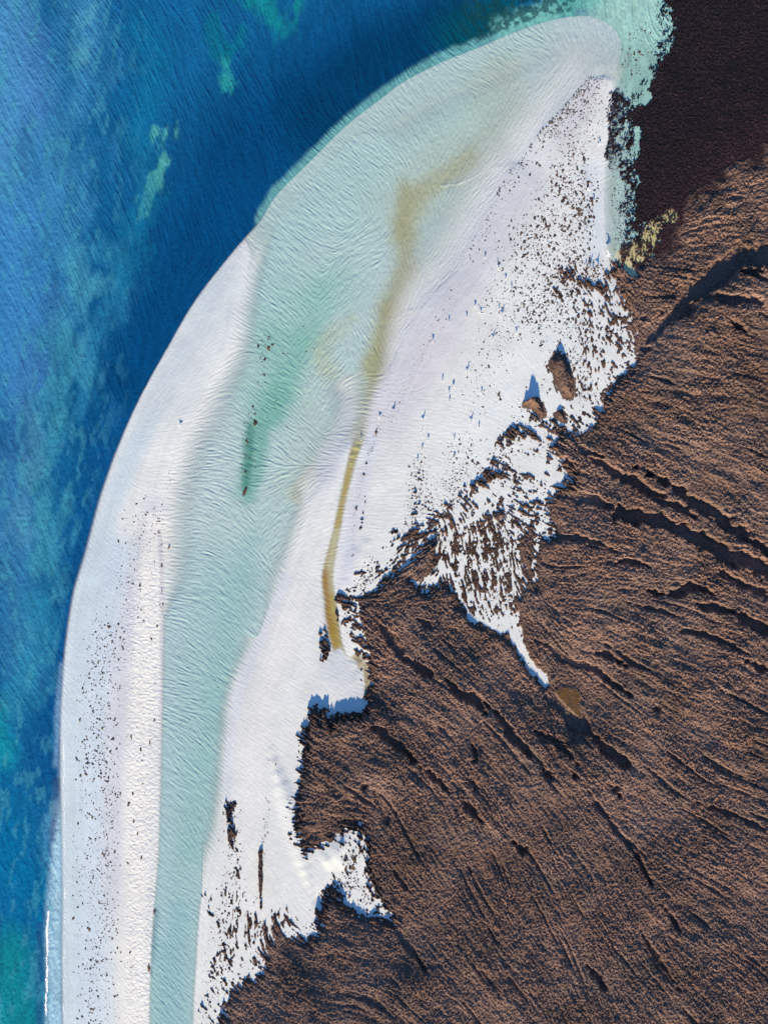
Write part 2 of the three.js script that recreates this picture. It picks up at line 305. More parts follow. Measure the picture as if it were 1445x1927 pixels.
paint(lagC, [
  [[320, 2150, 325, 1800, 345, 1500, 380, 1300, 420, 1100], 60, 50, [166, 200, 205], 0.9, 10],
  [[360, 1600, 390, 1400, 430, 1200, 470, 1020], 24, 24, [154, 196, 197], 0.6, 10],
  [[330, 1720, 320, 1850, 320, 2000], 26, 22, [152, 194, 204], 0.7, 8],
  [[360, 1000, 330, 1200, 318, 1500, 300, 1750], 14, 14, [178, 205, 214], 0.7, 6],
  [[400, 760, 380, 860, 350, 980], 40, 36, [194, 213, 218], 0.9, 10],
  [[480, 600, 500, 520, 560, 430, 680, 320], 50, 48, [168, 205, 207], 0.7, 12],
  [[500, 740, 520, 660, 570, 580, 620, 540], 50, 50, [152, 198, 194], 0.7, 12],
  [[466, 930, 478, 860, 495, 800, 525, 750], 20, 15, [106, 172, 160], 0.75, 8, 30],
  [[515, 770, 545, 710, 580, 650], 34, 34, [132, 188, 178], 0.7, 10],
  [[462, 915, 468, 860, 470, 800], 8, 7, [60, 134, 120], 0.7, 5, 20],
  [[500, 660, 512, 630], 22, 22, [116, 182, 170], 0.35, 8],
  [[600, 560, 560, 660, 520, 740], 24, 24, [126, 188, 176], 0.3, 10],
  [[660, 400, 760, 260, 880, 180, 1000, 110], 60, 50, [178, 208, 210], 0.8, 14],
  [[1130, 70, 1060, 120, 1000, 180], 54, 48, [194, 211, 219], 0.8, 10],
  [[610, 690, 580, 800, 540, 900], 30, 26, [184, 206, 204], 0.8, 10],
  [[940, 160, 920, 230, 880, 290, 800, 340, 762, 390], 46, 46, [182, 194, 176], 0.5, 16],
  [[770, 370, 762, 440, 764, 520, 740, 580], 24, 24, [170, 164, 116], 0.4, 10],
  [[890, 290, 850, 325, 790, 365, 760, 420, 764, 500, 745, 580, 722, 640, 712, 700], 17, 17, [168, 164, 118], 0.5, 8],
  [[735, 590, 722, 640, 712, 700], 24, 24, [172, 168, 122], 0.75, 5],
  [[712, 690, 700, 760, 690, 820], 24, 22, [172, 174, 138], 0.85, 5],
  [[760, 340, 755, 400, 752, 440], 12, 12, [154, 148, 98], 0.3, 6],
  [[620, 700, 600, 660, 660, 600], 16, 15, [186, 196, 172], 0.5, 8],
  [[560, 930, 590, 890, 575, 930], 14, 13, [206, 206, 180], 0.6, 6],
  [[282, 1800, 292, 1715], 9, 6, [110, 150, 166], 0.6, 3],
  [[280, 1822, 281, 1830], 5, 4, [56, 96, 120], 0.9, 3],
]);
const strC = colours([190, 176, 112]);
paint(strC, [
  [[680, 800, 665, 860], 24, 14, [182, 174, 122], 0.9],
  [[650, 900, 630, 985, 612, 1060], 16, 10, [186, 166, 98], 0.8],
  [[634, 1000, 622, 1060, 620, 1110], 7, 6, [208, 204, 176], 0.7],
  [[608, 1080, 612, 1130, 622, 1185], 9, 9, [160, 112, 28], 0.8, 3],
  [[620, 1185, 628, 1222], 14, 12, [170, 136, 52], 0.85, 4],
  [[636, 1140, 642, 1180, 650, 1220], 4, 3, [124, 94, 30], 0.8],
  [[668, 1240, 675, 1258, 684, 1280], 10, 8, [178, 144, 50], 0.9, 4],
  [[671, 1243, 673, 1245], 5, 3, [70, 44, 22], 0.9, 2],
]);
const shoal = half();
stroke([652, 735, 655, 785, 620, 850, 580, 918], 24, 20, (o, w) => { shoal[o] = w; }, 4, 20);
const foam = half();                                // thin white fronts of tiny waves over the flats
for (const [pts, k] of [[[1130, 122, 1092, 160, 1060, 172, 1040, 182], 0.5], [[978, 308, 950, 314, 925, 318, 900, 328, 868, 344, 830, 350], 1], [[905, 446, 880, 488, 850, 522, 822, 548, 792, 580, 770, 586, 745, 600], 1], [[690, 698, 664, 708, 642, 720, 624, 742, 606, 770], 1], [[446, 556, 432, 580, 410, 618, 382, 636, 362, 642, 340, 672, 318, 712], 0.8], [[300, 780, 275, 830, 258, 870], 0.7], [[780, 620, 740, 690, 706, 735], 0.6], [[654, 828, 640, 842, 612, 880, 585, 920], 0.8], [[760, 640, 735, 690, 712, 730], 0.6], [[1112, 290, 1120, 300, 1090, 305], 0.4]])
  stroke(pts, 1.2, 1.4, (o, w) => { foam[o] = Math.max(foam[o], w * k); }, 2, 16);

const WN = NX * NZ, rgba = () => new Uint8Array(WN * 4);
const enc = (v) => { v = clamp(v, 0, 1); return 255 * (v <= 0.0031308 ? v * 12.92 : 1.055 * Math.pow(v, 1 / 2.4) - 0.055); };
const sandMap = rgba(), sandBump = new Float32Array(WN), waterMap = rgba(), waterAlpha = new Uint8Array(WN), waterBump = new Float32Array(WN);
for (let j = 0; j < NZ; j++) for (let i = 0; i < NX; i++) {
  const o = j * NX + i, x = cellX(i), z = cellZ(j), px = pxOf(x), py = pyOf(z);
  const f1 = fbm(px / 5, py / 5, 3), f2 = fbm(px / 34, py / 34, 3), gr = hash(i, j);
  // sand: grain, faint drift, damp tone
  const dLag = at(sLag, x, z), dSea = at(sSea, x, z), tide = Math.max(dLag, dSea) < 2 ? noise(Math.max(dLag, dSea) / 7, (px + py) / 130) * ss(-170, -20, Math.max(dLag, dSea)) + 0.6 * noise(Math.max(dLag, dSea) / 2.6, (px + py) / 60) * ss(-90, -10, Math.max(dLag, dSea)) : 0;
  const dry = 1 + 0.045 * tide + 0.05 * f1 + 0.07 * f2 + 0.018 * gr;
  for (let c = 0; c < 3; c++) sandMap[o * 4 + c] = enc(at(sandC[c], x, z) * dry);
  sandMap[o * 4 + 3] = 255;
  const rough = ss(225, 250, px) * ss(312, 296, px) * ss(1000, 1120, py);
  const under = clamp(at(water, x, z) / 20 + 0.5, 0, 1);
  sandBump[o] = 0.5 + 0.010 * f1 + 0.004 * gr + rough * 0.05 * fbm(px / 4, py / 3, 2) + 0.02 * f2 + (0.003 + 0.007 * under) * streakFine[o];
  // water
  const ds = at(sSea, x, z), dl = at(sLag, x, z), dt = at(sStr, x, z);
  const str = ss(-3, 3, dt) * ss(800, 850, py), lag = ss(-3, 3, Math.max(dl, at(bar, x, z) > 0.3 ? -ds : -1e4) - ds) * (1 - str), sea = 1 - lag - str;
  let a = 0;
  const left = ss(1060, 1180, py), hi = ss(520, 300, py) * ss(640, 500, px);
  const ramp = mix(mix(mix(75, 34, ss(420, 540, px)), 120, ss(660, 780, px) * ss(740, 600, py)), 9, left) ;
  const al = ss(0, ramp + (py > 1200 && px > 380 ? 26 : 0), dl + 2) * 0.93;
  const strip = ss(1110, 1125, px) * ss(60, 120, py);
  const as = ss(mix(-0.5, -10, strip), mix(mix(4, 10, ss(700, 1000, py)), 26, strip), ds + 0.6 * f1) * mix(1, 0.86, strip);
  const at_ = ss(-2, 9, dt + 1.6 * f1) * (0.86 + 0.2 * f2);
  a = clamp(Math.max(al, as, at_ * ss(790, 850, py), at(bar, x, z) * 0.9), 0, 1);
  if (py > 1200 && py < 1320 && px > 655) a = at_ * 0.6;
  a *= 1 - 0.78 * at(shoal, x, z);
  const fo = at(foam, x, z);
  a = Math.max(a, fo * 0.4 * (0.7 + 0.6 * f1));
  waterAlpha[o] = 255 * clamp(a, 0, 1);
  // seabed tone drifting with depth, weed beds along the top edge of the shelf
  let tone = 1 + sea * (0.20 * fbm(px / 26, py / 60, 3) + 0.10 * streakWide[o] * 0.5) + lag * 0.05 * f2 + 0.02 * gr;
  const weedBed = sea * ss(0.02, 0.22, fbm(px / 9 + 11, py / 9, 4) - 0.25 + 0.5 * ss(120, 30, py + (px - 1100) * 0.3) * ss(820, 900, px) * ss(1110, 1040, px)) * ss(8, 16, ds) * ss(840, 900, px) * ss(1130, 1060, px);
  const white = clamp(fo * 0.4, 0, 1), teal = sea * 0.42 * ss(0.06, 0.4, fbm((px + 0.2 * py) / 13 + 90, py / 34, 4) + 0.12 * streakWide[o] * 0.5) * ss(270, 120, px - 0.06 * (960 - py)) * ss(4, 30, ds);
  for (let c = 0; c < 3; c++) {
    let v = (sea > 0.001 ? sea * at(seaC[c], x, z) : 0) + (lag > 0.001 ? lag * at(lagC[c], x, z) : 0) + (str > 0.001 ? str * at(strC[c], x, z) : 0);
    v = mix(v * tone, [0.05, 0.27, 0.36][c], teal); v = mix(v, [0.006, 0.05, 0.06][c], weedBed * 0.75);
    waterMap[o * 4 + c] = enc(mix(v, [0.7, 0.71, 0.7][c], white));
  }
  waterMap[o * 4 + 3] = 255;
  const line = ss(40, 300, px - 0.12 * py + 60), iso = fbm(px / 4.2 + 2, py / 6, 2);
  const crest = streakFine[o] * 0.8 + 0.28 * streakFine[o] * streakFine[o], seaW = (0.012 + 0.012 * line) * crest + 0.013 * streakWide[o] + (0.062 - 0.02 * line) * iso;
  const lagW = 0.0125 * streakFine[o] * (0.8 + 0.8 * fbm(px / 50, py / 50, 2)) + 0.008 * streakWide[o] * (0.7 + fbm(px / 70 + 8, py / 70, 2)) + 0.03 * iso;
  const strW = ss(740, 780, py) * ss(905, 850, py) * 0.018 * streakWide[o] + 0.006 * streakFine[o] + 0.008 * iso;
  const quiet = ss(2, 10, ds);
  waterBump[o] = 0.5 + sea * seaW * mix(0.35, 1, quiet) * mix(1, 0.35, strip) + lag * (lagW + ss(730, 780, py) * 0.5 * strW * ss(660, 680, px)) + str * strW + 0.05 * fo;
}
const tex = (data, fmt, type, srgb) => {
  const t = new THREE.DataTexture(data, NX, NZ, fmt, type);
  t.magFilter = THREE.LinearFilter; t.minFilter = THREE.LinearMipmapLinearFilter; t.generateMipmaps = true;
  t.wrapS = t.wrapT = THREE.ClampToEdgeWrapping;
  if (srgb) t.colorSpace = THREE.SRGBColorSpace;
  t.needsUpdate = true; return t;
};
const tSand = tex(sandMap, THREE.RGBAFormat, THREE.UnsignedByteType, true), tSandB = tex(sandBump, THREE.RedFormat, THREE.FloatType);
const tWater = tex(waterMap, THREE.RGBAFormat, THREE.UnsignedByteType, true), tWaterB = tex(waterBump, THREE.RedFormat, THREE.FloatType);
const a4 = rgba(); for (let o = 0; o < WN; o++) { a4[o * 4] = a4[o * 4 + 1] = a4[o * 4 + 2] = waterAlpha[o]; a4[o * 4 + 3] = 255; }
const tAlpha = tex(a4, THREE.RGBAFormat, THREE.UnsignedByteType);

const sandMat = new THREE.MeshStandardMaterial({ name: 'sand', map: tSand, bumpMap: tSandB, bumpScale: 1, roughness: 0.95 });
const waterMat = new THREE.MeshPhysicalMaterial({ name: 'water', map: tWater, alphaMap: tAlpha, transparent: true, bumpMap: tWaterB, bumpScale: 1, roughness: 0.12, ior: 1.333 });

const shadows = (o) => { o.castShadow = o.receiveShadow = true; return o; };
function structure(name, geometry, material, label) {
  const m = shadows(new THREE.Mesh(geometry, material)); m.name = name;
  m.userData = { kind: 'structure', ...(label && { label }) }; scene.add(m); return m;
}
// a sheet over the grid with a vertex every `step` cells; keep(i, j) says which cells it has
function sheet(step, height, keep) {
  const nx = NX / step, nz = NZ / step, id = new Int32Array((nx + 1) * (nz + 1)).fill(-1), pos = [], uv = [], idx = [];
  const v = (i, j) => {
    const k = j * (nx + 1) + i; if (id[k] >= 0) return id[k];
    const x = X0 + i * step * CELL, z = Z0 + j * step * CELL;
    pos.push(x, height(x, z), z); uv.push(i / nx, j / nz); return (id[k] = pos.length / 3 - 1);
  };
  for (let j = 0; j < nz; j++) for (let i = 0; i < nx; i++) {
    if (keep && !keep(X0 + (i + 0.5) * step * CELL, Z0 + (j + 0.5) * step * CELL)) continue;
    const a = v(i, j), b = v(i + 1, j), c = v(i, j + 1), d = v(i + 1, j + 1);
    idx.push(a, c, b, b, c, d);
  }
  const g = new THREE.BufferGeometry();
  g.setAttribute('position', new THREE.Float32BufferAttribute(pos, 3)); g.setAttribute('uv', new THREE.Float32BufferAttribute(uv, 2)); g.setIndex(idx);
  g.computeVertexNormals(); return g;
}
const EDGE = [X0, Z0, -X0, -Z0];
const sandTop = (x, z) => at(landY, x, z);
structure('sand', sheet(4, sandTop), sandMat, 'white sand spit, tidal flats and beach');

const isWet = (x, z) => at(water, x, z) > -14 && at(sWeed, x, z) < 150;
const kindOf = (x, z) => { const py = pyOf(z); return at(sStr, x, z) > -8 && py > 830 ? 2 : at(sLag, x, z) > at(sSea, x, z) ? 1 : 0; };
structure('sea', sheet(4, () => 0.006, (x, z) => isWet(x, z) && kindOf(x, z) === 0), waterMat, 'deep blue sea with turquoise patches');
structure('lagoon', sheet(4, () => 0.006, (x, z) => isWet(x, z) && kindOf(x, z) === 1), waterMat, 'pale aqua rippled lagoon behind the sand spit');
structure('stream', sheet(4, () => 0.006, (x, z) => isWet(x, z) && kindOf(x, z) === 2), waterMat, 'tea brown stream running into the lagoon');

// ------------------------------------------------------------------ seaweed
const sparse = half(), bias = half(), weedH = half(0.5), gully = half();
for (const [pts, r, soft, dens, wob = 6] of [
  [[1075, 545, 1120, 600, 1140, 660], 62, 30, -0.26], [[1060, 515, 1100, 535, 1140, 548], 8, 6, 0.25], [[1150, 555, 1152, 600, 1160, 650], 12, 8, 0.1], [[1080, 560, 1130, 570], 16, 12, -0.1],
  [[1060, 690, 1100, 740, 1095, 790], 30, 20, -0.3], [[1000, 775, 1020, 800, 1060, 800], 16, 10, 0.05],
  [[945, 832, 980, 815, 1010, 830], 16, 10, 0.1], [[930, 880, 960, 900, 1000, 930], 34, 22, -0.12], [[1040, 900, 1000, 850], 20, 12, -0.55], [[880, 935, 905, 912, 930, 890], 16, 10, 0.12],
  [[790, 880, 795, 905], 11, 9, -0.1], [[800, 940, 820, 970, 850, 960], 24, 16, -0.35], [[738, 1000, 742, 1020], 13, 6, -0.05], [[776, 930, 775, 985, 745, 1060], 12, 10, -0.4],
  [[868, 830, 885, 850, 870, 880], 12, 10, -0.5], [[665, 1120, 700, 1082, 750, 1040, 800, 1000, 860, 955], 24, 16, 0.02], [[665, 1105, 700, 1065, 740, 1030], 18, 14, -0.35], [[870, 968, 940, 945, 1005, 945], 26, 18, -0.25], [[852, 1000, 834, 1060, 815, 1095], 20, 16, -0.12], [[1012, 985, 1006, 1050, 1006, 1105], 12, 10, -0.02],
  [[660, 1170, 672, 1200, 680, 1225], 18, 8, -0.02], [[608, 1195, 612, 1225, 608, 1245], 10, 6, 0.25], [[640, 1125, 650, 1140], 10, 6, 0.1], [[632, 1150, 636, 1165], 6, 4, 0.2],
  [[435, 1515, 438, 1560, 445, 1620, 450, 1680], 12, 9, -0.12], [[430, 1530, 436, 1600], 5, 4, 0.3], [[385, 1690, 400, 1720], 10, 8, -0.4], [[440, 1700, 430, 1780, 420, 1840], 36, 20, -0.22], [[492, 1600, 491, 1650, 493, 1710], 4, 3, 0.5, 2], [[470, 1720, 476, 1800], 20, 12, -0.2], [[400, 1850, 390, 1927, 385, 2100], 18, 14, -0.2],
  [[662, 1600, 670, 1650, 690, 1700], 22, 12, -0.5], [[660, 1600, 664, 1640], 6, 4, -0.05], [[545, 1745, 552, 1760], 10, 6, -0.3], [[575, 1760, 580, 1740], 8, 6, -0.3],
  [[1168, 180, 1172, 230, 1165, 290, 1182, 330], 20, 14, 0.08], [[1240, 20, 1250, 70, 1232, 115, 1205, 160, 1185, 180], 12, 10, 0.05], [[1184, 350, 1180, 420, 1176, 470], 10, 9, 0.1], [[1195, 190, 1215, 185], 10, 8, -0.4], [[1200, 250, 1190, 290], 12, 9, -0.35], [[1180, 150, 1200, 120], 22, 14, -0.7], [[1165, 320, 1180, 345], 10, 8, -0.1], [[1180, 380, 1165, 400], 8, 8, -0.1],
  [[1190, 480, 1215, 460, 1240, 420, 1258, 408], 20, 14, -0.16, 10], [[1180, 500, 1190, 515], 8, 6, -0.5], [[770, 1090, 800, 1110], 10, 8, -0.15], [[1030, 1000, 1000, 960], 22, 14, -0.1],
  [[340, 850, 325, 900], 3, 3, -0.75], [[670, 960, 690, 870, 715, 790], 2.5, 2, -0.4, 2], [[673, 1080, 676, 1010, 690, 920], 3, 3, -0.5, 2],
]) stroke(pts, r, soft, (o, w) => { sparse[o] = Math.max(sparse[o], w); bias[o] = mix(bias[o], dens, w); }, wob, 24);
// mounds that stand alone on the sand
const MOUNDS = [
  ['seaweed_mound', [984, 712, 1000, 724, 1014, 745, 1026, 776, 1018, 790, 1002, 774, 980, 764, 966, 746, 965, 728, 974, 714], 1.35, 'rounded brown seaweed mound casting a blue pointed shadow on the beach', 'seaweed mound'],
  ['seaweed_mound', [1028, 690, 1038, 672, 1052, 662, 1066, 680, 1078, 712, 1078, 748, 1058, 748, 1044, 730, 1040, 708], 1.2, 'tall dark seaweed mound beside the speckled upper beach, right of the pointed shadow', 'seaweed mound'],
  ['seaweed_mound', [1040, 762, 1052, 762, 1064, 782, 1066, 796, 1054, 798, 1040, 782], 0.9, 'small narrow seaweed mound just below the tall dark mound', 'seaweed mound'],
];
for (const m of MOUNDS) m.s = sdf(m[1], true, 60);
for (const [pts, r, soft, h] of [
  [[600, 1350, 640, 1362, 690, 1360], 40, 26, 0.95], [[720, 1110, 790, 1050, 860, 1000], 26, 18, 0.6], [[575, 1420, 570, 1500, 580, 1590], 26, 20, 0.55], [[1113, 775, 1104, 802], 14, 10, 1.0], [[840, 1160, 900, 1200, 960, 1225, 1000, 1280], 30, 24, 0.42], [[540, 1745, 500, 1790], 30, 20, 0.3], [[930, 850, 1000, 800], 40, 30, 0.35], [[880, 940, 930, 910], 18, 12, 0.6],
  [[1150, 520, 1160, 640], 26, 20, 0.25], [[660, 1180, 685, 1260], 22, 16, 0.3], [[1440, 560, 1340, 600, 1260, 660, 1200, 720], 44, 34, 1.0], [[1420, 370, 1320, 420], 46, 40, 0.3],
]) stroke(pts, r, soft, (o, w) => { weedH[o] = mix(weedH[o], h, w); });
for (let o = 0; o < sparse.length; o++) weedH[o] = mix(weedH[o], Math.min(weedH[o], 0.13), sparse[o] * (bias[o] < 0.05 ? 1 : 0.4));
const low = half();                                  // the bank is thin north of its big furrow
stroke([1520, 430, 1445, 440, 1380, 452, 1325, 490, 1275, 540, 1222, 588, 1172, 636, 1150, 690], 42, 30, (o, w) => { low[o] = w; });
const GULLIES = [
  [[1700, 480, 1500, 480, 1445, 490, 1400, 488], 18, 1.6], [[1445, 490, 1400, 487, 1365, 502, 1345, 522, 1310, 545, 1290, 562], 11, 1.3], [[1310, 545, 1290, 562, 1275, 590, 1240, 610, 1215, 630], 9, 1.2], [[1215, 630, 1205, 645, 1180, 670], 10, 0.8], [[1205, 645, 1180, 670, 1165, 690, 1150, 720, 1130, 745, 1112, 770], 7, 0.9],
  [[1050, 928, 1080, 938, 1110, 940, 1140, 955, 1175, 970], 6, 0.55], [[1160, 966, 1210, 976, 1245, 985, 1300, 1012, 1360, 1045, 1400, 1058, 1445, 1078, 1520, 1100], 9, 0.8],
  [[1105, 860, 1150, 890, 1185, 905, 1215, 925, 1260, 940], 6, 0.5], [[1190, 880, 1240, 905, 1290, 940, 1330, 962, 1365, 995, 1400, 1018, 1445, 1040, 1520, 1070], 8, 0.65], [[1130, 860, 1090, 845, 1070, 820], 4, 0.35], [[1200, 925, 1235, 945, 1275, 955, 1310, 985], 5, 0.4],
  [[1210, 1110, 1250, 1118, 1290, 1103, 1330, 1115], 6, 0.5], [[1300, 1133, 1325, 1140, 1370, 1150], 5, 0.45], [[1370, 1150, 1400, 1165, 1445, 1192, 1500, 1215], 7, 0.6], [[1150, 1060, 1175, 1055, 1215, 1065], 4, 0.35],
  [[1005, 1205, 1030, 1215, 1060, 1240, 1110, 1255, 1150, 1285, 1190, 1312], 5, 0.5], [[1105, 1225, 1140, 1230, 1170, 1250], 5, 0.4], [[1215, 1325, 1240, 1335], 4, 0.35],
  [[1035, 1305, 1060, 1332, 1092, 1368], 10, 0.9], [[1105, 1375, 1135, 1400, 1165, 1428, 1185, 1445], 7, 0.7], [[1120, 1380, 1140, 1420], 5, 0.5],
  [[712, 1172, 745, 1212, 752, 1236], 6, 0.6], [[748, 1232, 790, 1254, 820, 1276], 5, 0.5], [[825, 1260, 860, 1298, 885, 1308, 912, 1340], 5.5, 0.55], [[910, 1318, 940, 1345, 958, 1378, 985, 1405, 1000, 1425], 5, 0.5], [[780, 1160, 800, 1172, 815, 1180], 4, 0.35],
  [[683, 1362, 715, 1370, 735, 1386, 772, 1416, 800, 1448], 5.5, 0.6], [[800, 1440, 830, 1470, 850, 1490], 4, 0.4], [[885, 1395, 893, 1420, 880, 1428], 4, 0.5], [[700, 1478, 722, 1520, 728, 1545], 5, 0.55], [[682, 1472, 692, 1482], 4, 0.45], [[805, 1440, 822, 1470], 3, 0.4],
  [[735, 1738, 770, 1775, 800, 1815], 5, 0.4], [[1100, 1805, 1122, 1830, 1138, 1860], 5, 0.5], [[1180, 1588, 1205, 1625, 1218, 1655], 4, 0.45], [[1235, 1690, 1255, 1715, 1270, 1740], 4, 0.4], [[1200, 1745, 1230, 1790, 1270, 1850], 4, 0.3], [[860, 1490, 905, 1540], 4, 0.4], [[960, 1575, 995, 1600], 5, 0.45], [[1015, 1440, 1035, 1460], 5, 0.5], [[1070, 1440, 1080, 1465], 4, 0.4], [[1140, 1470, 1160, 1490], 5, 0.4], [[1390, 1240, 1445, 1260], 5, 0.4], [[1330, 1060, 1390, 1100, 1445, 1110], 4, 0.35], [[1300, 560, 1360, 570, 1445, 575], 6, 0.35], [[1360, 610, 1390, 630], 4, 0.4], [[1210, 590, 1204, 610], 4, 0.4], [[880, 1450, 900, 1490], 3, 0.3], [[640, 1590, 600, 1570, 570, 1575], 4, 0.2], [[840, 1140, 870, 1150, 905, 1180, 950, 1200, 975, 1230, 1000, 1268, 1030, 1300], 4, 0.3],
  [[1020, 1010, 1100, 1015, 1160, 1040], 4, 0.25], [[1000, 1370, 1040, 1390, 1080, 1430], 4, 0.3], [[1250, 1180, 1330, 1195, 1400, 1230], 4, 0.3], [[1100, 1480, 1150, 1550, 1190, 1600], 4, 0.3], [[1300, 1500, 1380, 1530, 1445, 1560], 4, 0.3],
];
// shorter furrows that follow the grain of the bank
for (let k = 0; k < 900 && GULLIES.length < 150; k++) {
  let px = 580 + rnd() * 900, py = 420 + rnd() * 1540; const pts = [px, py], n = 3 + (rnd() * 6 | 0), sg = rnd() < 0.5 ? 1 : -1; let inside = at(sWeed, wx(px), wz(py)) > 40 && at(sTongue, wx(px), wz(py)) < -25 && at(sRaft, wx(px), wz(py)) < -30;
  for (let q = 0; q < n; q++) {
    const i = clamp(((wx(px) - X0) / CELL / DC) | 0, 0, DX - 1), j = clamp(((wz(py) - Z0) / CELL / DC) | 0, 0, DZ - 1), o = j * DX + i, f = dirX[o] < 0 ? -sg : sg;
    px += f * dirX[o] * 17; py += f * dirY[o] * 17; if (at(sWeed, wx(px), wz(py)) < 30 || at(sTongue, wx(px), wz(py)) > -20) inside = false;
    pts.push(px, py);
  }
  if (inside) GULLIES.push([pts, 1.4 + 1.6 * rnd() * rnd(), 0.10 + 0.16 * rnd()]);
}
for (const [pts, r0, dep, r = r0 * 1.4] of GULLIES) stroke(pts, r, Math.max(1.4, r * 0.18), (o, w) => { gully[o] = Math.max(gully[o], w * dep); }, r * 0.75, 13, 1, r > 12 ? 0 : r * 0.9);

// thickness of the seaweed over the sand, at every corner of the full grid
const VX = NX + 1, VZ = NZ + 1, thick = new Float32Array(VX * VZ), raftW = new Float32Array(VX * VZ), damp = new Float32Array(VX * VZ), mound = new Uint8Array(VX * VZ);
for (let j = 0; j < VZ; j++) for (let i = 0; i < VX; i++) {
  const x = X0 + i * CELL, z = Z0 + j * CELL, s0 = at(sWeed, x, z), sp0 = at(sparse, x, z);
  if (s0 < -40 && sp0 < 0.01) continue;
  const px = pxOf(x), py = pyOf(z), o = Math.min(j, NZ - 1) * NX + Math.min(i, NX - 1);
  const st = at(sTongue, x, z), tong = ss(-8, 14, st + 10 * fbm(px / 14, py / 22, 3));
  const H0 = at(weedH, x, z);
  let base = clamp(s0, -60, 60), sp = sp0, dens = at(bias, x, z);
  if (tong > 0) { const open = ss(1185, 1150, py) ; dens = mix(dens, mix(-0.8, -0.04 - 0.4 * fbm(px / 40, py / 70, 2), open), tong); sp = Math.max(sp, tong); }
  const sm_ = sp > 0.3, f = sm_ ? 0.6 * fbm(px / 3.4, py / 4.2, 2) + 0.6 * fbm(px / 10, py / 14, 2) : fbm(px / 7, py / 9, 3), n_ = (sm_ ? 0.2 : 0.3) * streakFine[o] + 1.35 * f + 0.15 * streakWide[o];
  let n = n_;
  if (at(sRaft, x, z) > -10) n = 1.25 * f + 0.42 * hash(i, j);
  let t = mix(base + mix(15, 8, ss(0.5, 0.9, H0)) * n, dens * 42 + 40 * n, sp);
  let H = H0 * (1 - tong * 0.82) + 1.15 * (1 - 0.7 * at(low, x, z)) * ss(25, 130, Math.min(s0, -st)) * ss(5, 170, -at(sRaft, x, z)) * (1 - sp0) * (1 - tong), k = 0;
  H *= 1 - 0.2 * at(low, x, z);
  for (let m = 0; m < MOUNDS.length; m++) { const sm = at(MOUNDS[m].s, x, z); if (sm > -30) { const q = sm + 5 * n; if (q > t || sm > -4) { t = Math.max(q, -1); if (t > -1) { H = MOUNDS[m][2] * ss(-2, 16, sm + 2 * n); k = m + 1; } } } }
  if (t <= -2) continue;
  const raft = ss(-26, 26, at(sRaft, x, z) + 34 * fbm(px / 26, py / 26, 4));
  const v = j * VX + i; raftW[v] = raft; mound[v] = k; damp[v] = k ? 0.5 : clamp(Math.max(sp, 0.8 * ss(22, 6, s0)), 0, 1);
  const steep = ss(0.5, 0.9, H0), body = ss(-1, mix(mix(20, 7, steep), 16, sp), t) * H;
  const f2 = fbm(px / 3.1 + 40, py / 3.1, 2), big = fbm(px / 55 + 5, py / 80, 3), mid = fbm(px / 16, py / 16 + 9, 3);
  const relief = (0.034 * streakFine[o] + 0.034 * streakWide[o] + 0.21 * f2 + 0.12 * hash(i, j) + 0.17 * mid) * (0.65 + 0.5 * ss(-0.3, 0.3, big)) + 0.05 * ledge[o] * ss(-0.4, 0.35, fbm(px / 90 + 31, py / 90, 2)) + 0.5 * big;
  const inside = ss(0, 26, t);
  const g = at(gully, x, z);
  let h = body + relief * inside * mix(1, 0.4, sp) + 0.05 * f2 * ss(0, 4, t) - g * (2.6 + 0.7 * f);
  h = Math.max(h, ss(-1, 3, t) * (0.045 + inside * Math.max(0, 0.06 + 0.16 * f2 + 0.06 * hash(i, j) + 0.03 * streakFine[o])));
  const po = ss(-5, 0, at(sPool, x, z)); h = mix(h, 0.5, po);
  const flat = ss(-1, 3, t) * Math.max(0.034, 0.09 + 0.1 * f2 + 0.05 * hash(i, j));
  thick[v] = Math.max(0.001, mix(h, Math.max(0.012, flat), raft));
}
const weedTop = (x, z, v) => { const g = sandTop(x, z), r = raftW[v]; return thick[v] > 0 ? mix(Math.max(g, -0.03) + thick[v], Math.max(g, -0.02) + thick[v], r) : g - 0.05; };
const weedY = new Float32Array(VX * VZ).fill(-9);
for (let j = 0; j < VZ; j++) for (let i = 0; i < VX; i++) { const v = j * VX + i; weedY[v] = weedTop(X0 + i * CELL, Z0 + j * CELL, v); }
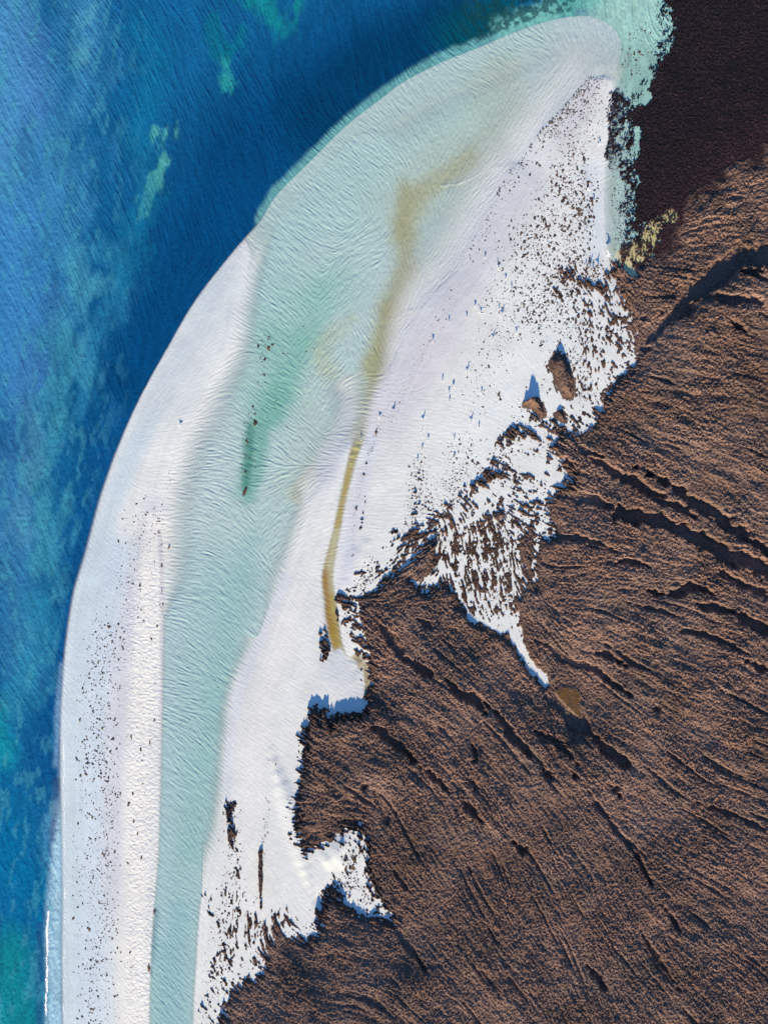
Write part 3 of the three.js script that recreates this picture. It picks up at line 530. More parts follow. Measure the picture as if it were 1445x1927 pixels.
// a patch of the bank as a mesh with vertex colours
function weedGeometry(which) {
  const id = new Int32Array(VX * VZ).fill(-1), pos = [], col = [], nor = [], idx = [];
  const vert = (v) => {
    if (id[v] >= 0) return id[v];
    const i = v % VX, j = (v / VX) | 0, x = X0 + i * CELL, z = Z0 + j * CELL, px = pxOf(x), py = pyOf(z);
    pos.push(x, weedY[v], z);
    const l = weedY[Math.max(i - 1, 0) + j * VX], r = weedY[Math.min(i + 1, NX) + j * VX], u = weedY[i + Math.max(j - 1, 0) * VX], d = weedY[i + Math.min(j + 1, NZ) * VX];
    const n = new THREE.Vector3(l - r, 2 * CELL, u - d).normalize(); nor.push(n.x, n.y, n.z);
    const tone = 1 + 0.45 * fbm(px / 2.4, py / 2.4 + 70, 2) + 0.5 * fbm(px / 70, py / 70, 3) + 0.35 * hash(i, j), warm = fbm(px / 40 + 20, py / 40, 3) + 0.25 * hash(j, i + 7);
    const R = raftW[v], dm = 1 - 0.62 * damp[v];
    const dry = [0.184 + 0.03 * warm, 0.118 + 0.003 * warm, 0.097 - 0.005 * warm], wet = [0.0062, 0.0046, 0.0064], speck = hash(i * 3 + 1, j) > 0.72 - 0.25 * fbm(px / 40, py / 40, 2) ? 2.5 + 4.5 * Math.max(0, hash(i, j * 5)) : 1;
    const red = ss(150, 0, at(sRaft, x, z)) * 0.9 + 1.1 * Math.max(0, fbm(px / 26 + 60, py / 26, 4)); wet[0] *= 1 + red; wet[1] *= 1 + 0.45 * red; wet[2] *= 1 + 0.35 * red;
    const rim = ss(0.98, 0.4, R) * ss(0.02, 0.6, R) * 0.4;
    for (let c = 0; c < 3; c++) col.push(Math.max(0.003, mix(dry[c] * tone * dm, wet[c] * (0.8 + 0.4 * tone) * (c === 0 ? speck : 0.75 * speck + 0.25) + rim * dry[c] * 0.6, R)));
    return (id[v] = pos.length / 3 - 1);
  };
  for (let j = 0; j < NZ; j++) for (let i = 0; i < NX; i++) {
    const a = j * VX + i, b = a + 1, c = a + VX, d = c + 1;
    if (!(thick[a] > 0.002 || thick[b] > 0.002 || thick[c] > 0.002 || thick[d] > 0.002)) continue;
    if (which(a) !== true) continue;
    const A = vert(a), B = vert(b), C = vert(c), D = vert(d); idx.push(A, C, B, B, C, D);
  }
  const g = new THREE.BufferGeometry();
  g.setAttribute('position', new THREE.Float32BufferAttribute(pos, 3)); g.setAttribute('normal', new THREE.Float32BufferAttribute(nor, 3)); g.setAttribute('color', new THREE.Float32BufferAttribute(col, 3)); g.setIndex(idx);
  return g;
}
const weedMat = new THREE.MeshPhysicalMaterial({ name: 'dry seaweed', vertexColors: true, roughness: 0.95, specularIntensity: 0.12 });
const wetMat = new THREE.MeshPhysicalMaterial({ name: 'wet seaweed', vertexColors: true, roughness: 0.7, specularIntensity: 0.35 });
const regionOf = (v) => {
  const i = v % VX, j = (v / VX) | 0, px = pxOf(X0 + i * CELL), py = pyOf(Z0 + j * CELL);
  if (mound[v]) return 10 + mound[v];
  if (raftW[v] > 0.5) return 1;
  if (px < 632 && px > 590 && py > 1165 && py < 1262) return 2;
  if (px < 486 && py > 1480 && py < 1700) return 3;
  if (px > 765 && px < 815 && py > 850 && py < 932) return 4;
  if (px > 720 && px < 758 && py > 985 && py < 1036) return 5;
  if (px < 360 && py < 940) return 6;
  return 0;
};
const region = new Uint8Array(VX * VZ); for (let v = 0; v < region.length; v++) if (thick[v] > 0) region[v] = regionOf(v);
function weed(name, code, material, data) { const m = shadows(new THREE.Mesh(weedGeometry((v) => region[v] === code), material)); m.name = name; m.userData = data; scene.add(m); return m; }
weed('seaweed_bank', 0, weedMat, { kind: 'structure', label: 'thick ridged bank of dry brown seaweed washed up on the beach' });
weed('submerged_seaweed', 1, wetMat, { kind: 'structure', label: 'nearly black wet seaweed floating off the beach' });
weed('seaweed_patch', 2, weedMat, { label: 'loose dark seaweed heap on the left bank of the brown stream', category: 'seaweed' });
weed('seaweed_patch_001', 3, weedMat, { kind: 'stuff', label: 'long thin dark streak of seaweed beside the lower lagoon edge', category: 'seaweed' });
weed('seaweed_patch_002', 4, weedMat, { kind: 'stuff', label: 'broken seaweed patch on open sand below a gull, left of the bank edge', category: 'seaweed' });
weed('seaweed_patch_003', 5, weedMat, { kind: 'stuff', label: 'small round seaweed patch on white sand above the stream bend', category: 'seaweed' });
weed('seaweed_patch_004', 6, weedMat, { label: 'faint thin line of seaweed scraps on the wet top of the spit', category: 'seaweed' });
MOUNDS.forEach((m, k) => weed(k ? m[0] + '_00' + k : m[0], 11 + k, weedMat, { label: m[3], category: m[4] }));

// loose strands lying on the bank
{
  const strand = (() => {
    const p = [], idx = [], n = 3;
    for (let k = 0; k <= n; k++) { const t = k / n - 0.5, y = 0.035 * Math.cos(t * 3), b = 0.035 * Math.sin(k * 2.1), w = 0.016 * (1 - 1.2 * Math.abs(t)); p.push(t * 0.34, y, b - w, t * 0.34, y + 0.012, b, t * 0.34, y, b + w); }
    for (let k = 0; k < n; k++) { const a = k * 3; for (const q of [0, 1]) idx.push(a + q, a + q + 1, a + q + 3, a + q + 1, a + q + 4, a + q + 3); }
    const g = new THREE.BufferGeometry(); g.setAttribute('position', new THREE.Float32BufferAttribute(p, 3)); g.setIndex(idx); g.computeVertexNormals(); return g;
  })();
  const N = 260000, mesh = new THREE.InstancedMesh(strand, new THREE.MeshPhysicalMaterial({ name: 'strands', roughness: 0.8, specularIntensity: 0.3, side: THREE.DoubleSide }), N), m = new THREE.Matrix4(), q = new THREE.Quaternion(), e = new THREE.Euler(), s = new THREE.Vector3(), p = new THREE.Vector3(), c = new THREE.Color();
  let n = 0, guard = 0;
  while (n < N && guard++ < 3e6) {
    const i = 1 + (rnd() * (NX - 2)) | 0, j = 1 + (rnd() * (NZ - 2)) | 0, v = j * VX + i;
    if (thick[v] < 0.04 || damp[v] > 0.3 + 0.5 * rnd() || raftW[v] > 0.6 * rnd() + 0.3) continue;
    const d = ((j / DC) | 0) * DX + ((i / DC) | 0), a = -Math.atan2(dirY[d], dirX[d]) + (rnd() - 0.5) * 1.6;
    e.set((rnd() - 0.5) * 1.2, a, (rnd() - 0.5) * 0.9); q.setFromEuler(e);
    const k = 0.5 + rnd() * 0.8; s.set(k, k * (0.7 + rnd()), k * (0.8 + rnd()));
    p.set(X0 + i * CELL + (rnd() - 0.5) * 0.1, weedY[v] + 0.01, Z0 + j * CELL + (rnd() - 0.5) * 0.1);
    m.compose(p, q, s); mesh.setMatrixAt(n, m);
    const t = 0.5 + rnd() * rnd() * 2.2; c.setRGB(0.20 * t, 0.126 * t, 0.098 * t); mesh.setColorAt(n, c); n++;
  }
  mesh.count = n; mesh.name = 'seaweed_strands'; shadows(mesh);
  mesh.userData = { kind: 'stuff', label: 'loose brown strands lying all over the seaweed bank', category: 'seaweed' };
  scene.add(mesh);
}

// brown pool at the tip of the white sand tongue
{
  const pool = sheet(2, () => 0, (x, z) => at(sPool, x, z) > 0); const P = pool.attributes.position;
  let top = 0; for (let k = 0; k < P.count; k++) { const i = Math.round((P.getX(k) - X0) / CELL), j = Math.round((P.getZ(k) - Z0) / CELL); top += weedY[j * VX + i] / P.count; }
  for (let k = 0; k < P.count; k++) P.setY(k, top + 0.015);
  pool.computeVertexNormals();
  structure('pool', pool, new THREE.MeshPhysicalMaterial({ name: 'tea brown water', color: new THREE.Color().setRGB(0.13, 0.065, 0.014), roughness: 0.1, ior: 1.333 }), 'small tea brown pool at the tip of the white sand tongue');
}

// ------------------------------------------------------------------ scraps of seaweed scattered on the sand
const scrapGeos = [];
for (let k = 0; k < 6; k++) {
  const parts = [];
  for (let b = 0; b < 4; b++) {
    const g = new THREE.IcosahedronGeometry(0.5, 1), p = g.attributes.position, ax = rnd() * 9;
    for (let v = 0; v < p.count; v++) {
      const x = p.getX(v), y = p.getY(v), z = p.getZ(v), r = 1 + 0.55 * noise(x * 3 + ax, z * 3 + y * 2 + k * 5);
      p.setXYZ(v, x * r * (0.5 + 0.4 * (b === 0)), Math.max(-0.1, y * r * (0.42 + 0.2 * (b === 0))), z * r * (0.55 + 0.35 * (b === 0)));
    }
    g.rotateY(rnd() * 6.3); if (b) g.translate((rnd() - 0.5) * 0.75, 0, (rnd() - 0.5) * 0.85);
    g.deleteAttribute('uv'); g.deleteAttribute('normal');
    const w = mergeVertices(g, 1e-4); w.computeVertexNormals(); parts.push(w);
  }
  scrapGeos.push(mergeGeometries(parts));
}
const scrapMats = [[0.06, 0.034, 0.028], [0.085, 0.048, 0.034], [0.04, 0.025, 0.024], [0.12, 0.075, 0.04]].map((c, k) => new THREE.MeshStandardMaterial({ name: 'scrap ' + k, color: new THREE.Color().setRGB(...c), roughness: 0.8 }));
const counters = {};
const numbered = (n) => { const k = counters[n] = (counters[n] ?? -1) + 1; return k ? n + '_' + String(k).padStart(3, '0') : n; };
const groundAt = (x, z) => Math.max(sandTop(x, z), 0.0);
// [name of area, polygon-like list of strokes with radius, group, label]
const spots = [];
function scatter(pts, r, count, size, code) {
  const p = rounded(pairs(pts), false, 6);
  count *= code === 1 ? 0.85 : 0.9; size *= code === 1 ? 0.95 : 1.02;
  for (let k = 0; k < count; k++) {
    const t = rnd() * (p.length - 1), i = t | 0, f = t - i, a = p[i], b = p[Math.min(i + 1, p.length - 1)];
    const g = (rnd() + rnd() - 1) * 1.1, h = rnd() + rnd() - 1, px = mix(a[0], b[0], f) + g * r, py = mix(a[1], b[1], f) + h * r;
    const sz = size * (0.22 + 0.3 * rnd() + 0.9 * Math.pow(rnd(), 3.6));
    spots.push([px, py, sz, code]);
  }
}
// code 0 spit, 1 beach, 2 in the water
scatter([272, 960, 240, 1100, 205, 1260], 46, 330, 2.6, 0);
scatter([205, 1180, 190, 1330, 185, 1450], 42, 560, 3.4, 0);
scatter([185, 1440, 178, 1620, 180, 1800, 180, 1950], 44, 720, 3.1, 0);
scatter([208, 1480, 205, 1620, 205, 1760], 22, 380, 2.6, 0);
scatter([285, 960, 300, 1000, 303, 1100, 307, 1160], 12, 80, 2.8, 0);
scatter([345, 860, 330, 900, 310, 970], 22, 90, 2.2, 0);
scatter([270, 1200, 262, 1450, 240, 1700, 255, 1900], 30, 60, 3.6, 0);
scatter([1120, 135, 1080, 190, 1020, 250], 26, 700, 3.0, 1);
scatter([1060, 210, 990, 290, 930, 380, 880, 480], 26, 420, 3.0, 1);
scatter([1110, 180, 1080, 260, 1070, 340], 44, 650, 2.6, 1);
scatter([1060, 330, 1050, 420, 1000, 470], 62, 700, 4.2, 1);
scatter([1100, 350, 1090, 420, 1080, 500], 34, 420, 3.8, 1);
scatter([1000, 440, 980, 520, 960, 600], 66, 620, 3.2, 1);
scatter([1060, 500, 1040, 560, 1010, 620], 52, 620, 4.0, 1);
scatter([1120, 500, 1100, 540], 22, 150, 3.4, 1);
scatter([950, 620, 920, 680, 880, 760], 50, 260, 2.6, 1);
scatter([860, 540, 820, 620, 780, 700, 730, 790], 22, 150, 2.0, 1);
scatter([1090, 600, 1060, 680, 1090, 740], 50, 500, 3.6, 1);
scatter([1000, 760, 960, 830, 920, 880], 36, 320, 3.6, 1);
scatter([870, 840, 860, 900, 830, 950], 40, 420, 3.0, 1);
scatter([790, 870, 785, 930, 775, 990, 750, 1060], 22, 420, 3.0, 1);
scatter([715, 800, 690, 870, 668, 960, 664, 1050], 5, 160, 1.8, 1);
scatter([700, 1060, 680, 1100], 18, 120, 3.0, 1);
scatter([560, 1330, 520, 1420, 560, 1500, 610, 1290], 40, 60, 1.8, 1);
scatter([505, 1500, 500, 1560, 492, 1640, 480, 1700], 6, 90, 2.4, 1);
scatter([430, 1520, 440, 1640, 420, 1740, 400, 1860], 26, 420, 3.2, 1);
scatter([660, 1600, 665, 1650, 690, 1690], 20, 130, 4.0, 1);
scatter([950, 1000, 930, 1060, 960, 1140], 40, 420, 3.6, 1);
scatter([1015, 1230, 1035, 1270], 12, 40, 2.8, 1);
scatter([1160, 200, 1160, 300, 1165, 400, 1165, 470], 16, 300, 2.6, 2);
scatter([1200, 70, 1190, 130], 34, 120, 3.2, 2);
scatter([500, 640, 495, 680, 470, 800, 470, 900], 14, 90, 3.2, 2);
scatter([560, 560, 540, 700, 500, 800], 44, 70, 2.4, 2);
scatter([400, 1300, 350, 1400, 320, 1850], 34, 40, 2.2, 2);
const ok = spots.filter(([px, py, sz, code]) => {
  const x = wx(px), z = wz(py); if (Math.abs(px - PW / 2) > 780 || py < -60 || py > 2000) return false;
  const i = Math.round((x - X0) / CELL), j = Math.round((z - Z0) / CELL); if (thick[j * VX + i] > 0.03) return false;
  const w = at(water, x, z); return code === 2 ? w > 2 : w < 3 && at(sSea, x, z) < -6;
});
// single large scraps that can be pointed out
const NOTABLE = [
  [1097, 300, 6, 15, 'long brown seaweed scrap lying beside the wet sand near the wading gull'], [1093, 325, 7, 9, 'dark red brown seaweed lump on the wet rim left of the shallow strip'], [1085, 318, 4, 11, 'narrow upright seaweed scrap just left of the red brown lump'], [1098, 375, 6, 11, 'red brown seaweed lump left of the gull standing at the shallow strip'], [1111, 376, 6, 13, 'tall brown seaweed lump touching the gull at the shallow strip'],
  [1026, 424, 5, 16, 'slanting long seaweed scrap, lower of the two slanting ones on the upper beach'], [1022, 414, 5, 11, 'slanting seaweed scrap above the longest slanting one'], [1105, 344, 8, 8, 'spread dark seaweed lump above the gull with the raised wing'], [1045, 350, 6, 10, 'dark pointed seaweed scrap in the open middle of the upper beach'], [1047, 331, 6, 9, 'brown seaweed scrap above the dark pointed one on the upper beach'],
  [1106, 418, 7, 7, 'chunky brown seaweed lump near the grooves in wet sand'], [1088, 405, 7, 7, 'dark seaweed lump amid small scraps, left of the grooved wet sand'], [1061, 414, 6, 6, 'seaweed scrap with a pale side, right of the slanting ones'], [931, 836, 5, 13, 'single dark upright seaweed stick standing on white sand above the bank'], [888, 868, 6, 7, 'red brown round seaweed lump below the gull pair, beside small scraps'], [938, 743, 7, 12, 'lone brown seaweed scrap in clean sand left of the pointed shadow'], [940, 752, 6, 6, 'loose black seaweed bits just below the lone brown scrap'], [919, 691, 5, 8, 'small lump half brown half dark, above the clean sand'],
  [498, 676, 6, 7, 'dark weed clump lying in the green part of the lagoon'], [505, 655, 8, 10, 'spread dark weed clump in the lagoon above the compact clump'], [461, 925, 7, 22, 'long black weed clump at the lower tip of the green lagoon pool'], [465, 830, 5, 12, 'dark weed strand along the left rim of the green lagoon pool'], [480, 795, 9, 14, 'broken weed tuft in the middle of the green lagoon pool'], [281, 1822, 7, 16, 'black weed clump at the left lagoon edge near the bottom'], [291, 1715, 6, 10, 'forked dark weed at the left lagoon edge, above the black clump'],
  [248, 1386, 4, 10, 'dark seaweed scrap on dry white sand, middle of the spit crest'], [266, 1410, 4, 9, 'dark seaweed scrap on dry white sand, lowest of the three near the crest middle'], [283, 1397, 4, 9, 'dark seaweed scrap close to the lagoon, right of the crest middle'], [291, 1355, 4, 7, 'seaweed scrap almost at the lagoon edge of the spit'], [286, 1202, 4, 8, 'dark seaweed scrap on the upper dry crest of the spit'], [296, 1178, 4, 7, 'seaweed scrap high on the dry crest, right of its neighbour'], [318, 1030, 4, 7, 'small dark scrap lying in the shallow water right of the crest top'], [253, 1545, 4, 8, 'scrap on the lower dry crest, topmost of its line'], [260, 1568, 4, 8, 'scrap on the lower dry crest, second in its line'], [267, 1613, 4, 8, 'scrap on the lower dry crest, third in its line, nearest the lagoon'], [242, 1623, 4, 7, 'scrap on the lower dry crest, left of the third in the line'], [251, 1492, 4, 9, 'dark scrap right of a smaller one, upper end of the lower crest'], [228, 1492, 4, 8, 'dark scrap at the border of damp and dry sand, left of its twin'],
  [146, 1428, 4, 11, 'dark scrap nearest the sea, middle height of the spit'], [152, 1354, 5, 10, 'dark scrap on damp sand near the sea, above the nearest one'], [224, 1018, 4, 8, 'lone scrap on the clean damp sand at the top of the spit'], [265, 1101, 5, 9, 'dark scrap at the border of the dry crest tip'], [139, 1727, 5, 8, 'largest dark scrap near the foam line low on the spit'], [169, 1748, 5, 9, 'largest scrap of the dense lower field on the spit'],
];
function scrap(px, py, sx, sz, data, k) {
  const x = wx(px), z = wz(py), m = shadows(new THREE.Mesh(scrapGeos[k % 6], scrapMats[k % 4]));
  m.name = numbered('seaweed_scrap'); m.position.set(x, groundAt(x, z) + 0.004, z);
  m.scale.set(sx * M, Math.min(sx, sz) * M * 0.55, sz * M); m.rotation.y = (rnd() - 0.5) * 0.9; m.userData = data; scene.add(m);
}
NOTABLE.forEach(([px, py, sx, sz, label], k) => scrap(px, py, sx * 0.8, sz * 0.85, { label, category: 'seaweed' }, k));
ok.sort((a, b) => b[2] - a[2]);
const AREAS = [
  [0, (x, y) => y < 1120, 'near the upper tip of the dry spit crest'], [0, (x, y) => x > 222, 'on the dry white crest of the spit'], [0, (x, y) => y < 1420, 'on the damp spit, in the upper half of the scrap belt'], [0, () => true, 'on the damp spit, in the lower half of the scrap belt'],
  [1, (x, y) => y < 260, 'on the narrow beach tip below the flooded bar'], [1, (x, y) => x > 1085 && y < 520, 'on the rim beside the shallow strip'], [1, (x, y) => y < 500 && x > 1000, 'in the open upper beach among scattered clumps'], [1, (x, y) => y < 500, 'along the slanting tide line beside the lagoon bar'], [1, (x, y) => y < 690 && x > 1000, 'on the crumb strewn beach left of the bank'], [1, (x, y) => y < 690, 'on the beach around the gull rows'], [1, (x, y) => y < 960 && x > 860, 'on white sand around the seaweed mounds'], [1, (x, y) => y < 1120 && x > 700 && x < 830, 'around the broken patches left of the bank edge'], [1, (x, y) => x > 800 && y < 1300, 'inside the white sand tongue'], [1, (x, y) => x > 600 && y > 1550, 'in the small white sand pocket of the bank'], [1, (x, y) => y > 1450, 'on the streaked sand beside the lower lagoon'], [1, () => true, 'near the brown stream'],
  [2, (x) => x > 1000, 'in the shallow strip before the black weed'], [2, (x, y) => y < 1000, 'in the green part of the lagoon'], [2, () => true, 'in the lower lagoon'],
];
function tell(px, py, s, code) {
  const where = AREAS.find((a) => a[0] === code && a[1](px, py))[2];
  return { label: `${s > 4.4 ? 'larger' : 'small'} dark seaweed scrap ${where}`, category: 'seaweed', group: `${s > 4.4 ? 'larger' : 'small'} scraps ${where}` };
}
ok.slice(0, 250).forEach(([px, py, s, code], k) => scrap(px, py, s * (0.8 + 0.3 * rnd()), s * (1 + 0.5 * rnd()), tell(px, py, s, code), k + 1));
{
  const rest = ok.slice(250), m = new THREE.Matrix4(), q = new THREE.Quaternion(), up = new THREE.Vector3(0, 1, 0);
  for (let g = 0; g < 3; g++) {
    const list = rest.filter((_, k) => k % 3 === g), im = shadows(new THREE.InstancedMesh(scrapGeos[g], new THREE.MeshStandardMaterial({ name: 'crumbs', roughness: 0.85 }), list.length)), c = new THREE.Color();
    list.forEach(([px, py, s], k) => {
      const x = wx(px), z = wz(py);
      q.setFromAxisAngle(up, rnd() * 6.3); m.compose(new THREE.Vector3(x, groundAt(x, z) + 0.003, z), q, new THREE.Vector3(s * M * (0.7 + 0.3 * rnd()), s * M * 0.45, s * M * (0.8 + 0.7 * rnd())));
      im.setMatrixAt(k, m); const t = 0.5 + rnd(); c.setRGB(0.085 * t, 0.052 * t, 0.042 * t); im.setColorAt(k, c);
    });
    im.name = numbered('seaweed_crumbs'); im.userData = { kind: 'stuff', label: 'crumbs of dark seaweed sprinkled over the sand', category: 'seaweed' }; scene.add(im);
  }
}

// ------------------------------------------------------------------ foam along the sea edge of the spit
{
  const foamMat = new THREE.MeshStandardMaterial({ name: 'foam', color: new THREE.Color().setRGB(0.82, 0.83, 0.84), roughness: 0.9 });
  const blob = new THREE.IcosahedronGeometry(1, 1); blob.deleteAttribute('uv');
  const line = (pts, width, count, label) => {
    const p = rounded(pairs(pts), false, 8), parts = [];
    for (let k = 0; k < count; k++) {
      const t = rnd() * (p.length - 1), i = t | 0, f = t - i, a = p[i], b = p[Math.min(i + 1, p.length - 1)];
      const px = mix(a[0], b[0], f), py = mix(a[1], b[1], f), gate = fbm(py / 24, width, 3);
      if (gate < -0.12 - 0.25 * rnd()) continue;
      const g = blob.clone(), s = (0.2 + 0.5 * rnd()) * width * M * (0.75 + gate);
      g.scale(s, s * 0.3, s * (1.4 + 1.6 * rnd())); g.translate(wx(px + (rnd() - 0.5) * width * 1.3 + 2.4 * fbm(py / 14, 3, 3)), 0.02, wz(py)); parts.push(g);
    }
    const m = shadows(new THREE.Mesh(mergeGeometries(parts), foamMat)); m.name = numbered('foam_line');
    m.userData = { kind: 'stuff', label, category: 'foam' }; scene.add(m);
  };
  line([92, 1715, 90, 1760, 89, 1820, 88, 1880, 87, 1960], 2.2, 620, 'white foam of a small wave breaking beside the spit');
  line([121, 1385, 121, 1450, 122, 1560, 123, 1700, 121, 1850, 122, 1960], 1.1, 1100, 'thin white swash line at the edge of the wet sand');
  line([106, 1600, 107, 1700, 104, 1800], 0.7, 140, 'faint broken foam streak between breaker and swash line');
}

// ------------------------------------------------------------------ gulls
function fieldMesh(bones, lo, size, res, k = 0.03) {  // bones: [ax, ay, az, bx, by, bz, ra, rb]
  const mc = new MarchingCubes(res, new THREE.MeshStandardMaterial(), false, false, 60000); mc.isolation = 0;
  for (let z = 0; z < res; z++) for (let y = 0; y < res; y++) for (let x = 0; x < res; x++) {
    const p = [lo[0] + x / (res - 1) * size, lo[1] + y / (res - 1) * size, lo[2] + z / (res - 1) * size]; let d = 1e3;
    for (const [ax, ay, az, bx, by, bz, ra, rb] of bones) {
      const dx = bx - ax, dy = by - ay, dz = bz - az, t = clamp(((p[0] - ax) * dx + (p[1] - ay) * dy + (p[2] - az) * dz) / (dx * dx + dy * dy + dz * dz + 1e-9), 0, 1);
      const e = Math.hypot(p[0] - ax - dx * t, p[1] - ay - dy * t, p[2] - az - dz * t) - mix(ra, rb, t), h = clamp(0.5 + 0.5 * (d - e) / k, 0, 1);
      d = d === 1e3 ? e : mix(d, e, h) - k * h * (1 - h);
    }
    mc.field[z * res * res + y * res + x] = -d;
  }
  mc.update();
  const n = mc.count, g = new THREE.BufferGeometry(), P = new Float32Array(n * 3);
  for (let v = 0; v < n; v++) { const s = (c) => (mc.positionArray[v * 3 + c] * 0.5 + 0.5) * size * res / (res - 1) + lo[c]; P[v * 3] = s(0); P[v * 3 + 1] = s(1); P[v * 3 + 2] = s(2); }
  g.setAttribute('position', new THREE.BufferAttribute(P, 3));
  const w = mergeVertices(g, 1e-4); w.computeVertexNormals(); return w;
}
const std = (name, c, rough = 0.7) => new THREE.MeshStandardMaterial({ name, color: new THREE.Color().setRGB(...c), roughness: rough });
const GM = { white: std('white plumage', [0.82, 0.82, 0.82], 0.85), grey: std('pale grey wings', [0.62, 0.63, 0.66], 0.85), tip: std('dark wing tips', [0.05, 0.05, 0.055], 0.8), bill: std('bill', [0.55, 0.12, 0.04], 0.5), leg: std('legs', [0.45, 0.13, 0.06], 0.6), eye: std('eyes', [0.01, 0.01, 0.01], 0.2) };
// the bird looks along +x; its feet stand at y = 0
const gullBody = fieldMesh([[-0.13, 0.23, 0, 0.07, 0.25, 0, 0.055, 0.085], [0.07, 0.25, 0, 0.13, 0.33, 0, 0.075, 0.04], [0.13, 0.33, 0, 0.155, 0.385, 0, 0.038, 0.045], [-0.13, 0.235, 0, -0.25, 0.25, 0, 0.045, 0.018], [0.04, 0.2, 0.045, 0.03, 0.15, 0.045, 0.03, 0.012], [0.04, 0.2, -0.045, 0.03, 0.15, -0.045, 0.03, 0.012]], [-0.32, 0.02, -0.32], 0.64, 54, 0.035);
const tubeOf = (pts, r0, r1, seg = 7) => {
  const curve = new THREE.CatmullRomCurve3(pts.map((p) => new THREE.Vector3(...p))), g = new THREE.TubeGeometry(curve, 8, 1, seg), p = g.attributes.position, N = seg + 1;
  for (let v = 0; v < p.count; v++) { const t = ((v / N) | 0) / 8, c = curve.getPointAt(t), r = mix(r0, r1, t); p.setXYZ(v, c.x + (p.getX(v) - c.x) * r, c.y + (p.getY(v) - c.y) * r, c.z + (p.getZ(v) - c.z) * r); }
  g.computeVertexNormals(); g.deleteAttribute('uv'); return g;
};
const foldedWing = (s) => { const g = new THREE.SphereGeometry(1, 14, 9), p = g.attributes.position; for (let v = 0; v < p.count; v++) { const x = p.getX(v), y = p.getY(v), z = p.getZ(v), taper = x < 0 ? 1 + x * 0.65 : 1; p.setXYZ(v, x * (x < 0 ? 0.24 : 0.11) - 0.02, 0.27 + y * 0.055 * taper + x * -0.004, s * (0.055 + z * 0.032 * taper * s) * (x < -0.3 ? 1 + (x + 0.3) * 0.6 : 1)); } g.deleteAttribute('uv'); g.computeVertexNormals(); return g; };
const spreadWing = (s) => {
  const pos = [], idx = [], n = 8;
  for (let k = 0; k <= n; k++) { const t = k / n, z = s * (0.05 + 0.52 * t), lift = 0.29 + 0.13 * Math.sin(t * 2.2), chord = 0.15 * (1 - 0.78 * t * t), sweep = 0.04 + 0.06 * Math.sin(t * 3) - 0.16 * t * t; for (const [c, h] of [[0.5, 0], [0.1, 0.012], [-0.5, 0.0], [0.1, -0.008]]) pos.push(sweep + c * chord, lift + h, z); }
  for (let k = 0; k < n; k++) for (let q = 0; q < 4; q++) { const a = k * 4 + q, b = k * 4 + (q + 1) % 4; if (s > 0) idx.push(a, a + 4, b, b, a + 4, b + 4); else idx.push(a, b, a + 4, b, b + 4, a + 4); }
  const e = n * 4; idx.push(e, e + 1, e + 2, e, e + 2, e + 3);
  const g = new THREE.BufferGeometry(); g.setAttribute('position', new THREE.Float32BufferAttribute(pos, 3)); g.setIndex(idx); g.computeVertexNormals(); return g;
};
const legGeo = (s, fold) => mergeGeometries([tubeOf(fold ? [[0.0, 0.19, s * 0.03], [-0.1, 0.19, s * 0.03], [-0.2, 0.215, s * 0.03]] : [[0.03, 0.18, s * 0.045], [0.02, 0.09, s * 0.045], [0.03, 0.008, s * 0.045]], 0.009, 0.006), ...[-0.5, 0, 0.5].map((a) => tubeOf(fold ? [[-0.2, 0.215, s * 0.03], [-0.23, 0.22, s * 0.03 + a * 0.01], [-0.25, 0.222, s * 0.03 + a * 0.02]] : [[0.03, 0.008, s * 0.045], [0.055, 0.007, s * 0.045 + a * 0.03], [0.085, 0.005, s * 0.045 + a * 0.06]], 0.006, 0.004, 5))]);
const billGeo = (() => { const g = new THREE.ConeGeometry(0.014, 0.075, 8); g.rotateZ(-Math.PI / 2); g.scale(1, 1.1, 0.75); g.translate(0.225, 0.381, 0); g.deleteAttribute('uv'); return g; })();
const eyeGeo = (s) => { const g = new THREE.SphereGeometry(0.007, 8, 6); g.translate(0.172, 0.396, s * 0.038); return g; };
const part = (name, g, m, parent) => { const o = shadows(new THREE.Mesh(g, m)); o.name = name; parent.add(o); return o; };
function makeGull(spread, fly) {
  const t = new THREE.Group();
  part('body', gullBody, GM.white, t);
  for (const s of [-1, 1]) {
    const w = part('wing', spread ? spreadWing(s) : foldedWing(s), spread ? GM.white : GM.grey, t);
    const tip = new THREE.SphereGeometry(1, 8, 6); if (spread) { tip.scale(0.035, 0.006, 0.05); tip.translate(-0.09, 0.385, s * 0.565); } else { tip.scale(0.07, 0.014, 0.012); tip.translate(-0.27, 0.272, s * 0.02); }
    part('wing_tip', tip, GM.tip, w);
    part('leg', legGeo(s, fly), GM.leg, t);
    part('eye', eyeGeo(s), GM.eye, t);
  }
  part('bill', billGeo, GM.bill, t);
  return t;
}
const PROTO = [makeGull(false, false), makeGull(true, false), makeGull(true, true)];
